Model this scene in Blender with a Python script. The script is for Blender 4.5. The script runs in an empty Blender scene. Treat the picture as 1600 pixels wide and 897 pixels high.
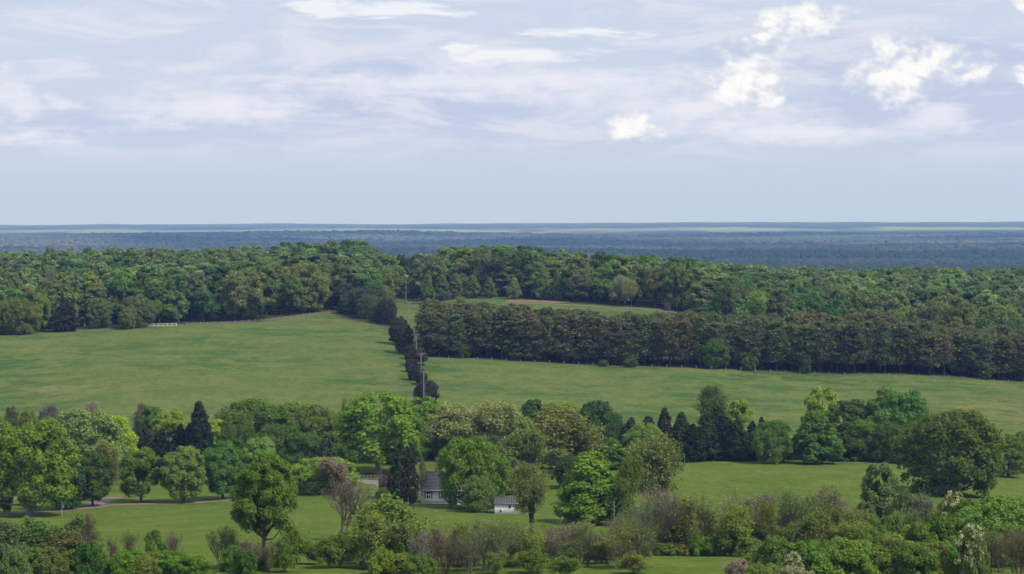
import bpy, math, random
import numpy as np

S = bpy.context.scene
C = S.collection
F = 3600.0          # focal length in photo pixels (1600 wide)
HOR = 348.0         # photo row of the true horizon
CAMZ = 70.0

# ------------------------------------------------------------------ camera
cam_d = bpy.data.cameras.new('camera')
cam = bpy.data.objects.new('camera', cam_d); C.objects.link(cam)
cam_d.sensor_width = 36.0
cam_d.lens = 36.0 * F / 1600.0
cam_d.clip_start = 1.0
cam_d.clip_end = 90000.0
cam.location = (0, 0, CAMZ)
cam.rotation_euler = (math.pi / 2 - math.atan((448.5 - HOR) / F), math.radians(0.19), 0)
S.camera = cam

# ------------------------------------------------------------------ render settings
S.render.engine = 'CYCLES'
cy = S.cycles
cy.max_bounces = 5; cy.diffuse_bounces = 3; cy.glossy_bounces = 1
cy.transmission_bounces = 2; cy.volume_bounces = 0; cy.transparent_max_bounces = 4
cy.use_denoising = True
cy.denoiser = 'OPENIMAGEDENOISE'; cy.denoising_input_passes = 'RGB_ALBEDO_NORMAL'; cy.denoising_prefilter = 'ACCURATE'
cy.use_adaptive_sampling = True
cy.adaptive_threshold = 0.008
S.view_settings.view_transform = 'Standard'
S.view_settings.look = 'None'
S.view_settings.exposure = 0.6
S.view_settings.gamma = 1.0
S.view_settings.use_curve_mapping = False

# ------------------------------------------------------------------ node helper
class NT:
    def __init__(s, tree): s.t = tree; s.n = tree.nodes; s.l = tree.links
    def node(s, typ, **kw):
        n = s.n.new(typ)
        for k, v in kw.items(): setattr(n, k, v)
        return n
    def put(s, sock, v):
        if v is None: return
        if isinstance(v, bpy.types.NodeSocket): s.l.new(v, sock)
        else: sock.default_value = v
    def math(s, op, a, b=None, c=None, clamp=False):
        n = s.node('ShaderNodeMath', operation=op, use_clamp=clamp)
        for i, v in enumerate((a, b, c)): s.put(n.inputs[i], v)
        return n.outputs[0]
    def vmath(s, op, a, b=None):
        n = s.node('ShaderNodeVectorMath', operation=op)
        s.put(n.inputs[0], a); s.put(n.inputs[1], b)
        return n.outputs[0]
    def noise(s, vec, scale, detail=4, rough=0.55, dist=0.0, out='Fac'):
        n = s.node('ShaderNodeTexNoise')
        s.put(n.inputs['Vector'], vec); s.put(n.inputs['Scale'], scale)
        s.put(n.inputs['Detail'], detail); s.put(n.inputs['Roughness'], rough); s.put(n.inputs['Distortion'], dist)
        return n.outputs[out]
    def ramp(s, v, lo, hi, a=0.0, b=1.0):
        n = s.node('ShaderNodeMapRange', interpolation_type='SMOOTHSTEP')
        for i, x in enumerate((v, lo, hi, a, b)): s.put(n.inputs[i], x)
        return n.outputs[0]
    def mix(s, f, a, b, mode='MIX'):
        n = s.node('ShaderNodeMix', data_type='RGBA', blend_type=mode)
        s.put(n.inputs[0], f)
        for i, v in ((6, a), (7, b)):
            if isinstance(v, tuple) and len(v) == 3: v = v + (1,)
            s.put(n.inputs[i], v)
        return n.outputs[2]
    def sep(s, v):
        n = s.node('ShaderNodeSeparateXYZ'); s.put(n.inputs[0], v); return n.outputs
    def comb(s, x, y, z):
        n = s.node('ShaderNodeCombineXYZ')
        for i, v in enumerate((x, y, z)): s.put(n.inputs[i], v)
        return n.outputs[0]

# ------------------------------------------------------------------ sun and sky
SUN = np.array([0.52, -0.40, 0.80]); SUN /= np.linalg.norm(SUN)
sd = bpy.data.lights.new('sun', 'SUN'); so = bpy.data.objects.new('sun', sd); C.objects.link(so)
sd.energy = 2.5; sd.angle = math.radians(9); sd.color = (1.0, 0.95, 0.87)
so.rotation_euler = (math.acos(SUN[2]), 0, math.atan2(SUN[1], SUN[0]) + math.pi / 2)

W = bpy.data.worlds.new('World'); S.world = W; W.use_nodes = True
w = NT(W.node_tree); w.n.clear()
sky = w.node('ShaderNodeTexSky', sky_type='NISHITA', sun_disc=False)
sky.sun_elevation = math.asin(SUN[2]); sky.sun_rotation = math.atan2(SUN[0], SUN[1])
sky.altitude = 100; sky.air_density = 1.0; sky.dust_density = 1.5; sky.ozone_density = 1.0
tc = w.node('ShaderNodeTexCoord')
D = w.vmath('NORMALIZE', tc.outputs['Generated'])
X, Y, Z = w.sep(D)
SKYK = 0.11
blue = w.vmath('SCALE', sky.outputs[0]); blue.node.inputs['Scale'].default_value = SKYK
# stretched direction: cloud sheets seen edge-on near the horizon
st = w.vmath('MULTIPLY', D, (1.0, 1.0, 4.5))
def off(v, o): return w.vmath('ADD', v, o)
n_big = w.noise(off(st, (3.1, 0.4, 1.7)), 5.0, 6, 0.56, 0.4)
n_mid = w.noise(off(st, (7.7, 2.4, 0.3)), 15.0, 8, 0.64, 0.6)
n_veil = w.noise(off(st, (1.1, 5.4, 9.3)), 3.0, 4, 0.5, 0.2)
puff = w.noise(off(w.vmath('MULTIPLY', D, (1, 1, 1.7)), (0.3, 0.1, 0.2)), 60.0, 8, 0.6, 0.25)
_unused = None #(off(w.vmath('MULTIPLY', D, (1, 1, 1.7)), (0.3 - 0.004, 0.1, 0.2 - 0.010)), 60.0, 8, 0.6, 0.25)
elev = Z
# veil of thin cloud: pale at the horizon, lavender grey-blue above
hz = w.mix(w.ramp(elev, 0.0, 0.06), (0.485, 0.585, 0.705), (0.55, 0.622, 0.755))
veil_f = w.ramp(w.math('ADD', n_veil, w.ramp(elev, 0.05, 0.14, 0.32, 0.0)), 0.36, 0.56, 0.35, 0.96)
col = w.mix(veil_f, blue, hz)
# slightly darker lavender undersides
dk = w.ramp(n_big, 0.46, 0.62, 0.0, 1.0)
dk = w.math('MULTIPLY', dk, w.ramp(elev, 0.025, 0.05))
col = w.mix(w.math('MULTIPLY', dk, 0.9), col, (0.475, 0.545, 0.715))
# broad pinkish white streaks
sk = w.ramp(n_mid, 0.44, 0.64)
sk = w.math('MULTIPLY', sk, w.ramp(elev, 0.018, 0.045))
col = w.mix(w.math('MULTIPLY', sk, 0.78), col, (0.70, 0.715, 0.795))
# bright cumulus heads and streaks: lobes placed where the photograph has them
az = w.math('DIVIDE', X, w.math('MAXIMUM', Y, 0.05))
el = w.math('DIVIDE', Z, w.math('MAXIMUM', Y, 0.05))
front = w.ramp(Y, 0.2, 0.5)
pxc = w.math('MULTIPLY_ADD', az, F, 800.0); pyc = w.math('MULTIPLY_ADD', el, -F, HOR)
def warp(sx, sy, ax, ay, seed, detail=6):
    nz = w.sep(w.noise(w.comb(w.math('DIVIDE', pxc, sx), w.math('DIVIDE', pyc, sy), seed), 1.0, detail, 0.58, 0.0, 'Color'))
    return w.math('MULTIPLY_ADD', w.math('SUBTRACT', nz[0], 0.5), ax, pxc), w.math('MULTIPLY_ADD', w.math('SUBTRACT', nz[1], 0.5), ay, pyc)
def lobe_field(lobes, wp):
    f = None
    for px, py, rx, ry in lobes:
        a = w.math('MULTIPLY_ADD', wp[0], 1.0 / rx, -px / rx)
        e = w.math('MULTIPLY_ADD', wp[1], 1.0 / ry, -py / ry)
        d = w.math('SQRT', w.math('ADD', w.math('MULTIPLY', a, a), w.math('MULTIPLY', e, e)))
        v = w.math('SUBTRACT', 1.0, d)
        f = v if f is None else w.math('SMOOTH_MAX', f, v, 0.3)
    return f
cum = [(1252, 32, 62, 24), (1218, 36, 34, 18), (1190, 66, 26, 14), (1440, 106, 66, 36), (1395, 124, 50, 36), (1384, 80, 22, 20),
       (1456, 96, 22, 26), (1518, 114, 26, 12), (1590, 118, 20, 9), (1598, 8, 14, 16), (1178, 128, 42, 34), (1136, 138, 40, 22),
       (1140, 96, 24, 12), (1208, 148, 26, 14), (980, 206, 36, 15), (1004, 194, 16, 18)]
stk = [(486, 10, 64, 18), (600, 18, 70, 13), (680, 22, 70, 5), (900, 52, 110, 9), (830, 88, 120, 14), (720, 76, 40, 10), (960, 50, 50, 6)]
soft = [(18, 150, 44, 36), (60, 205, 55, 14), (95, 160, 30, 14), (1235, 205, 120, 16), (1460, 186, 62, 20), (700, 134, 320, 22), (320, 168, 140, 26),
        (900, 140, 160, 26), (1100, 180, 120, 30)]
fbc = w.noise(w.comb(w.math('DIVIDE', pxc, 46.0), w.math('DIVIDE', pyc, 34.0), 3.7), 1.0, 6, 0.54)
fbd = w.noise(w.comb(w.math('DIVIDE', w.math('ADD', pxc, -7.0), 46.0), w.math('DIVIDE', w.math('ADD', pyc, -9.0), 34.0), 3.7), 1.0, 6, 0.54)
fbs = w.noise(w.comb(w.math('DIVIDE', pxc, 150.0), w.math('DIVIDE', pyc, 26.0), 1.2), 1.0, 7, 0.62, 0.5)
cum = [(a_, b_, c_ * 1.18, d_ * 1.18) for a_, b_, c_, d_ in cum]
fraw = w.math('ADD', lobe_field(cum, warp(46, 34, 62, 46, 0.3, 3)), w.math('MULTIPLY_ADD', fbc, 2.2, -1.1))
fc = w.math('MULTIPLY', w.ramp(fraw, -0.45, 0.80), front)
fs = w.math('ADD', lobe_field(stk, warp(90, 18, 200, 26, 5.1)), w.math('MULTIPLY_ADD', fbs, 3.4, -1.7))
fs = w.math('MULTIPLY', w.ramp(fs, -0.15, 0.75), front)
ff = w.math('ADD', lobe_field(soft, warp(110, 40, 160, 50, 9.1)), w.math('MULTIPLY_ADD', fbs, 2.6, -1.3))
ff = w.math('ADD', ff, w.math('MULTIPLY_ADD', fbc, 1.6, -0.8))
ff = w.math('MULTIPLY', w.ramp(ff, -0.5, 0.9), front)
col = w.mix(w.math('MULTIPLY', ff, 0.7), col, (0.80, 0.79, 0.85))
col = w.mix(w.math('MULTIPLY', fs, 0.8), col, (0.84, 0.85, 0.875))
# the same kind of heads over the rest of the dome
gen = w.noise(off(w.vmath('MULTIPLY', D, (1, 1, 2.0)), (4.2, 8.1, 2.2)), 9.0, 8, 0.6, 0.3)
gen = w.math('MULTIPLY', w.ramp(gen, 0.60, 0.72), w.math('SUBTRACT', 1.0, w.math('MULTIPLY', front, w.ramp(elev, 0.10, 0.16, 1.0, 0.0))))
gen = w.math('MULTIPLY', gen, w.ramp(elev, 0.02, 0.06))
lit = w.ramp(w.math('ADD', w.math('MULTIPLY', fc, 0.40), w.math('MULTIPLY', w.math('SUBTRACT', fbc, fbd), 3.0)), -0.2, 0.60)
ccol = w.mix(lit, (0.64, 0.67, 0.745), (0.905, 0.895, 0.875))
col = w.mix(w.math('MULTIPLY', fc, 0.95), col, ccol)
col = w.mix(w.math('MULTIPLY', gen, 0.8), col, (0.86, 0.87, 0.90))
bg = w.node('ShaderNodeBackground'); w.put(bg.inputs[0], col); bg.inputs[1].default_value = 0.73
wo = w.node('ShaderNodeOutputWorld'); w.l.new(bg.outputs[0], wo.inputs[0])

# ------------------------------------------------------------------ terrain
def pchip(xs, ys, x):
    """monotone cubic interpolation, vectorised"""
    xs = np.asarray(xs, float); ys = np.asarray(ys, float); x = np.clip(x, xs[0], xs[-1])
    h = np.diff(xs); dl = np.diff(ys) / h
    m = np.zeros_like(ys)
    w1 = 2 * h[1:] + h[:-1]; w2 = h[1:] + 2 * h[:-1]
    ok = dl[:-1] * dl[1:] > 0
    with np.errstate(divide='ignore', invalid='ignore'):
        hm = (w1 + w2) / (w1 / dl[:-1] + w2 / dl[1:])
    m[1:-1] = np.where(ok, hm, 0); m[0] = dl[0]; m[-1] = dl[-1]
    i = np.clip(np.searchsorted(xs, x) - 1, 0, len(xs) - 2)
    t = (x - xs[i]) / h[i]
    return ((1 + 2 * t) * (1 - t) ** 2 * ys[i] + t * (1 - t) ** 2 * h[i] * m[i]
            + t * t * (3 - 2 * t) * ys[i + 1] + t * t * (t - 1) * h[i] * m[i + 1])

def P(rows, extra):   # photo rows -> drop below the camera
    pts = [(d, (py - HOR) * d / F) for d, py in rows] + [(d, v - (8 * d / F if 900 < d < 2000 else 0)) for d, v in extra]
    pts.sort(); return [p[0] for p in pts], [p[1] for p in pts]
NEAR = [(0, 3), (30, 11), (100, 27), (200, 42)]
FARL = [(2000, 66), (3000, 95), (4500, 98), (7000, 86), (10000, 70), (11500, 66), (12700, 64), (13500, 57), (15300, 34), (19000, 24), (23000, 9), (26000, 30), (34000, 90)]
FARR = [(2000, 70), (3000, 96), (4500, 98), (7000, 86), (10000, 70), (11500, 55), (12700, 64), (13500, 57), (15300, 34), (19000, 22), (23000, 7), (26000, 30), (34000, 90)]
COLS = {
 -150: P([(330, 912), (420, 858), (510, 815), (560, 790), (620, 755), (680, 712), (740, 668), (800, 630), (860, 590), (920, 552), (980, 524)], NEAR + [(1020, 50), (1120, 48), (1250, 45), (1400, 44), (1600, 52)] + FARL),
 250: P([(330, 908), (420, 852), (510, 812), (560, 786), (620, 750), (680, 705), (740, 660), (800, 618), (860, 580), (920, 547), (980, 518)], NEAR + [(1012, 47), (1060, 46.5), (1120, 46), (1250, 42), (1400, 40.5), (1600, 50)] + FARL),
 560: P([(330, 905), (420, 846), (510, 802), (560, 774), (620, 740), (680, 700), (740, 655), (800, 618), (860, 582), (920, 550), (980, 523)], NEAR + [(1040, 47), (1090, 44), (1150, 42), (1250, 38.5), (1400, 37), (1600, 48)] + FARL),
 640: P([(330, 905), (420, 845), (510, 800), (560, 772), (620, 738), (680, 700), (740, 655), (800, 620), (860, 585), (920, 553), (980, 525)], NEAR + [(1040, 47.5), (1120, 44.5), (1200, 43), (1300, 47), (1500, 54), (1700, 60)] + FARL),
 730: P([(330, 905), (420, 846), (510, 801), (560, 773), (620, 738), (680, 702), (740, 660), (800, 624), (860, 588), (912, 560)], NEAR + [(945, 54.5), (1015, 45), (1150, 41.5), (1250, 38), (1350, 38), (1600, 52)] + FARR),
 1000: P([(330, 902), (420, 850), (510, 805), (560, 770), (600, 738), (620, 727), (680, 703), (740, 670), (800, 632), (860, 598), (905, 574)], NEAR + [(948, 59), (1010, 43.5), (1060, 42.5), (1100, 42), (1150, 41.5), (1250, 43.5), (1400, 50), (1600, 62)] + FARR),
 1300: P([(330, 900), (420, 852), (510, 808), (560, 768), (600, 738), (620, 728), (680, 706), (740, 676), (800, 642), (860, 609), (900, 584)], NEAR + [(960, 58.5), (1020, 56), (1100, 55), (1250, 54), (1400, 55), (1550, 57), (1700, 66)] + FARR),
 1750: P([(330, 908), (420, 865), (510, 818), (560, 782), (620, 748), (680, 716), (740, 686), (800, 655), (860, 625), (900, 604)], NEAR + [(960, 65), (1020, 62), (1100, 60), (1250, 58), (1400, 57), (1550, 58), (1750, 68)] + FARR),
}
CPX = sorted(COLS)
def fbm2(x, y, wl, seed, octv=4):
    r = np.random.RandomState(seed); s = 0; amp = 1.0; tot = 0
    for o in range(octv):
        for k in range(3):
            a = r.uniform(0, 2 * math.pi); ph = r.uniform(0, 6.28); f = 2 * math.pi / (wl * r.uniform(.75, 1.3))
            s = s + amp * np.sin((x * math.cos(a) + y * math.sin(a)) * f + ph + 0.8 * np.sin((x * math.sin(a) - y * math.cos(a)) * f * .7 + ph * 2))
        tot += amp * 3; amp *= .5; wl *= .5
    return s / tot
def ground_z(x, y):
    x = np.asarray(x, float); y = np.asarray(y, float); x, y = np.broadcast_arrays(x, y)
    d = np.maximum(y, 0.0)
    px = 800 + F * x / np.maximum(d, 60.0)
    cols = np.stack([pchip(*COLS[c], d) for c in CPX])
    pc = np.clip(px, CPX[0], CPX[-1])
    i = np.clip(np.searchsorted(CPX, pc) - 1, 0, len(CPX) - 2)
    cp = np.array(CPX, float); t = (pc - cp[i]) / (cp[i + 1] - cp[i]); t = t * t * (3 - 2 * t)
    ii = np.indices(i.shape)
    drop = np.take_along_axis(cols, i[None], 0)[0] * (1 - t) + np.take_along_axis(cols, i[None] + 1, 0)[0] * t
    near = np.clip((d - 150) / 200, 0, 1)
    z = CAMZ - drop + near * 0.55 * fbm2(x, y, 110, 3, 3) * np.clip((3000 - d) / 1500, 0, 1)
    far = np.clip((d - 2600) / 3000, 0, 1)
    z = z + far * ((36 * np.clip((12500 - d) / 2500, .2, 1)) * fbm2(x * .42, y, 2100, 5, 4) + np.clip((d - 15000) / 4000, 0, 1) * 12 * fbm2(x, y, 1700, 6, 4) + np.clip((d - 9000) / 8000, 0, 1) * 10 * fbm2(x, y * .6, 6000, 8, 3))
    return z
def gz(x, y): return float(ground_z(np.array([x]), np.array([y]))[0])
def wx(px, d): return (px - 800) / F * d
def at(px, d):
    x = wx(px, d); return (x, d, gz(x, d))
_dd = np.arange(260, 1700, 1.0)
def depth_at(px, py):    # where the line of sight at a photo pixel meets the ground
    z = ground_z(wx(px, _dd), _dd); row = HOR + F * (CAMZ - z) / _dd
    k = np.where(row <= py)[0]
    return float(_dd[k[0]]) if len(k) else 1200.0

# zones -----------------------------------------------------------
LEDGE = ([-400, 0, 250, 400, 470, 520, 560, 640], [985, 1000, 1016, 1048, 1072, 1092, 1092, 1092])
REDGE = ([640, 690, 800, 870, 920, 1000, 1060, 1085, 1200, 1900], [1175, 1178, 1172, 1150, 1120, 1088, 1062, 1006, 1000, 985])
def wood_edge(px):
    px = np.asarray(px, float)
    return np.where(px < 640, np.interp(px, *LEDGE), np.interp(px, *REDGE))
def corridor(px, d):
    c = 640 + (1100 - d) * 0.05
    hw = np.where(d < 1225, 26, 12)
    return (np.abs(px - np.where(d < 1100, 640, 639)) < hw) & (d > 930)
PINE0 = ([640, 660, 900, 1250, 1600, 1800], [922, 916, 908, 900, 898, 896])

# ------------------------------------------------------------------ mesh helpers
def mesh_obj(name, V, faces_list, mats, parent=None, smooth=False, fmat=None):
    """faces_list: list of int arrays (n,k)"""
    me = bpy.data.meshes.new(name); V = np.asarray(V, np.float32)
    me.vertices.add(len(V)); me.vertices.foreach_set('co', V.ravel())
    loops = np.concatenate([f.ravel() for f in faces_list]).astype(np.int32)
    cnt = np.concatenate([np.full(len(f), f.shape[1]) for f in faces_list]).astype(np.int32)
    me.loops.add(len(loops)); me.loops.foreach_set('vertex_index', loops)
    me.polygons.add(len(cnt)); start = np.concatenate([[0], np.cumsum(cnt)[:-1]]).astype(np.int32)
    me.polygons.foreach_set('loop_start', start)
    if fmat is not None: me.polygons.foreach_set('material_index', np.asarray(fmat, np.int32))
    if smooth: me.polygons.foreach_set('use_smooth', np.ones(len(cnt), bool))
    for m in (mats if isinstance(mats, (list, tuple)) else [mats]): me.materials.append(m)
    me.update(calc_edges=True); me.validate()
    return me
def link(name, me, parent=None, loc=None, rot=None, scale=None, color=None):
    o = bpy.data.objects.new(name, me); C.objects.link(o)
    if parent: o.parent = parent
    if loc is not None: o.location = loc
    if rot is not None: o.rotation_euler = rot
    if scale is not None: o.scale = scale
    if color is not None: o.color = tuple(color[:3]) + (1,)
    return o
def tag(o, label, cat, group=None):
    o['label'] = label; o['category'] = cat
    if group: o['group'] = group
    return o
def thing(name, loc, label, cat, group=None, rz=0, scale=None):
    o = link(name, None, None, loc, (0, 0, rz), scale); return tag(o, label, cat, group)

class MB:
    """collects boxes, tubes and polygons into one mesh"""
    def __init__(s): s.V = []; s.Q = []; s.T = []
    def nv(s): return sum(len(v) for v in s.V)
    def box(s, c, d, rz=0, tilt=0):
        c = np.array(c, float); x, y, z = np.array(d, float) / 2
        v = np.array([[i, j, k] for i in (-x, x) for j in (-y, y) for k in (-z, z)])
        if tilt:
            ct, sn = math.cos(tilt), math.sin(tilt); v = v @ np.array([[1, 0, 0], [0, ct, sn], [0, -sn, ct]])
        if rz:
            ct, sn = math.cos(rz), math.sin(rz); v = v @ np.array([[ct, sn, 0], [-sn, ct, 0], [0, 0, 1]])
        b = s.nv(); s.V.append(v + c)
        s.Q += [[b + i for i in q] for q in ((0, 1, 3, 2), (4, 6, 7, 5), (0, 4, 5, 1), (2, 3, 7, 6), (0, 2, 6, 4), (1, 5, 7, 3))]
    def tube(s, pts, rad, n=6):
        pts = np.array(pts, float); rad = np.broadcast_to(rad, (len(pts),)); b = s.nv()
        t = np.gradient(pts, axis=0); t /= np.linalg.norm(t, axis=1)[:, None] + 1e-9
        ref = np.where(np.abs(t[:, 2:3]) > .8, [[1., 0, 0]], [[0, 0, 1.]])
        u = np.cross(t, ref); u /= np.linalg.norm(u, axis=1)[:, None] + 1e-9; v = np.cross(t, u)
        a = np.arange(n) * 2 * math.pi / n
        ring = pts[:, None] + rad[:, None, None] * (u[:, None] * np.cos(a)[None, :, None] + v[:, None] * np.sin(a)[None, :, None])
        s.V.append(ring.reshape(-1, 3))
        for i in range(len(pts) - 1):
            for k in range(n):
                k2 = (k + 1) % n
                s.Q.append([b + i * n + k, b + i * n + k2, b + (i + 1) * n + k2, b + (i + 1) * n + k])
        if n == 4: s.Q.append([b + (len(pts) - 1) * n + k for k in range(4)])
    def poly(s, pts):
        b = s.nv(); s.V.append(np.array(pts, float))
        (s.Q if len(pts) == 4 else s.T).append([b + i for i in range(len(pts))])
    def mesh(s, name, mat, smooth=False):
        fl = []
        if s.Q: fl.append(np.array(s.Q))
        if s.T: fl.append(np.array(s.T))
        return mesh_obj(name, np.concatenate(s.V), fl, mat, smooth=smooth)

# ------------------------------------------------------------------ materials
def new_mat(name):
    m = bpy.data.materials.new(name); m.use_nodes = True; t = NT(m.node_tree); t.n.clear()
    out = t.node('ShaderNodeOutputMaterial'); return m, t, out
def leaf_mat(name, inst=False):
    m, t, out = new_mat(name)
    if inst:
        a = t.node('ShaderNodeAttribute', attribute_type='INSTANCER', attribute_name='tint'); base = a.outputs['Color']
    else:
        base = t.node('ShaderNodeObjectInfo').outputs['Color']
    g = t.node('ShaderNodeNewGeometry')
    r = g.outputs['Random Per Island']
    tcn = t.node('ShaderNodeTexCoord')
    cl = t.noise(tcn.outputs['Object'], 0.35, 2, 0.5)
    v = t.math('ADD', t.math('MULTIPLY_ADD', r, 1.2, 1.65), t.math('MULTIPLY_ADD', cl, 1.0, -0.5))
    hs = t.node('ShaderNodeHueSaturation'); t.put(hs.inputs['Color'], base)
    t.put(hs.inputs['Hue'], t.math('MULTIPLY_ADD', t.math('FRACT', t.math('MULTIPLY', r, 7.31)), 0.03, 0.487)); t.put(hs.inputs['Value'], v)
    d = t.node('ShaderNodeBsdfDiffuse'); t.l.new(hs.outputs[0], d.inputs[0])
    tr = t.node('ShaderNodeBsdfTranslucent'); t.l.new(t.mix(1.0, hs.outputs[0], (1.15, 1.1, 0.6), 'MULTIPLY'), tr.inputs[0])
    mx = t.node('ShaderNodeMixShader'); mx.inputs[0].default_value = 0.36
    t.l.new(d.outputs[0], mx.inputs[1]); t.l.new(tr.outputs[0], mx.inputs[2])
    t.l.new(mx.outputs[0], out.inputs[0])
    return m
def simple_mat(name, color, rough=0.8, var=0.25, scale=2.0, stretch=(1, 1, 1), bump=0.0, objcol=False):
    m, t, out = new_mat(name)
    tcn = t.node('ShaderNodeTexCoord'); vec = t.vmath('MULTIPLY', tcn.outputs['Object'], stretch)
    n = t.noise(vec, scale, 5, 0.6)
    base = t.node('ShaderNodeObjectInfo').outputs['Color'] if objcol else tuple(color) + (1,)
    k = t.math('MULTIPLY_ADD', n, 2 * var, 1 - var)
    cc = t.comb(k, k, k)
    colr = t.mix(1.0, base, cc, 'MULTIPLY')
    p = t.node('ShaderNodeBsdfPrincipled'); t.put(p.inputs['Base Color'], colr); p.inputs['Roughness'].default_value = rough
    p.inputs['Specular IOR Level'].default_value = 0.25
    if bump:
        b = t.node('ShaderNodeBump'); b.inputs['Strength'].default_value = bump; b.inputs['Distance'].default_value = .05
        t.put(b.inputs['Height'], n); t.l.new(b.outputs[0], p.inputs['Normal'])
    t.l.new(p.outputs[0], out.inputs[0]); return m
M_LEAF = leaf_mat('leaf'); M_LEAFI = leaf_mat('leaf_mass', True)
def far_mat():
    m, t, out = new_mat('far_canopy'); a = t.node('ShaderNodeAttribute', attribute_type='INSTANCER', attribute_name='tint')
    k = t.vmath('SCALE', a.outputs['Color']); k.node.inputs['Scale'].default_value = 1.9
    d = t.node('ShaderNodeBsdfDiffuse'); t.put(d.inputs[0], k); t.l.new(d.outputs[0], out.inputs[0]); return m
M_FAR = far_mat()
M_BARK = simple_mat('bark', (0.1, 0.085, 0.07), 0.9, 0.5, 3.0, (1, 1, .3), 0.5, objcol=True)
M_BARKI = simple_mat('bark_mass', (0.07, 0.06, 0.05), 0.9, 0.4, 2.0)
M_WHITE = simple_mat('white_paint', (0.76, 0.77, 0.78), 0.6, 0.12, 1.2)
M_SIDING = simple_mat('white_siding', (0.78, 0.79, 0.80), 0.6, 0.1, 1.0, (0.3, 0.3, 6))
M_ROOF = simple_mat('grey_roof', (0.085, 0.085, 0.10), 0.75, 0.3, 1.5, (1, 1, 1), 0.2)
M_BRICK = simple_mat('brick', (0.28, 0.10, 0.07), 0.85, 0.3, 4.0)
M_GLASS = simple_mat('dark_glass', (0.02, 0.025, 0.03), 0.1, 0.1, 1.0)
M_SHUT = simple_mat('grey_shutter', (0.17, 0.19, 0.21), 0.6, 0.1, 1.0)
M_WOOD = simple_mat('weathered_wood', (0.22, 0.20, 0.175), 0.85, 0.35, 2.0, (1, 1, .2))
M_POLE = simple_mat('pole_wood', (0.24, 0.225, 0.205), 0.85, 0.3, 2.0, (1, 1, .2))
M_TIMBER = simple_mat('yellow_timber', (0.42, 0.30, 0.14), 0.7, 0.2, 2.0)
M_METAL = simple_mat('insulator', (0.45, 0.46, 0.47), 0.4, 0.1, 2.0)
M_WIRE = simple_mat('cable', (0.09, 0.09, 0.09), 0.5, 0.1, 2.0)
M_STONE = simple_mat('foundation', (0.30, 0.30, 0.29), 0.9, 0.25, 2.0)
M_DIRT = simple_mat('dirt', (0.19, 0.15, 0.12), 0.95, 0.35, 0.35, (1, 1, 1), 0.2)
M_RED = simple_mat('red_earth', (0.21, 0.12, 0.075), 0.95, 0.35, 0.3, (1, 1, 1), 0.2)
M_TAN = simple_mat('gravel', (0.20, 0.175, 0.15), 0.95, 0.3, 0.35, (1, 1, 1), 0.2)

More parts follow.
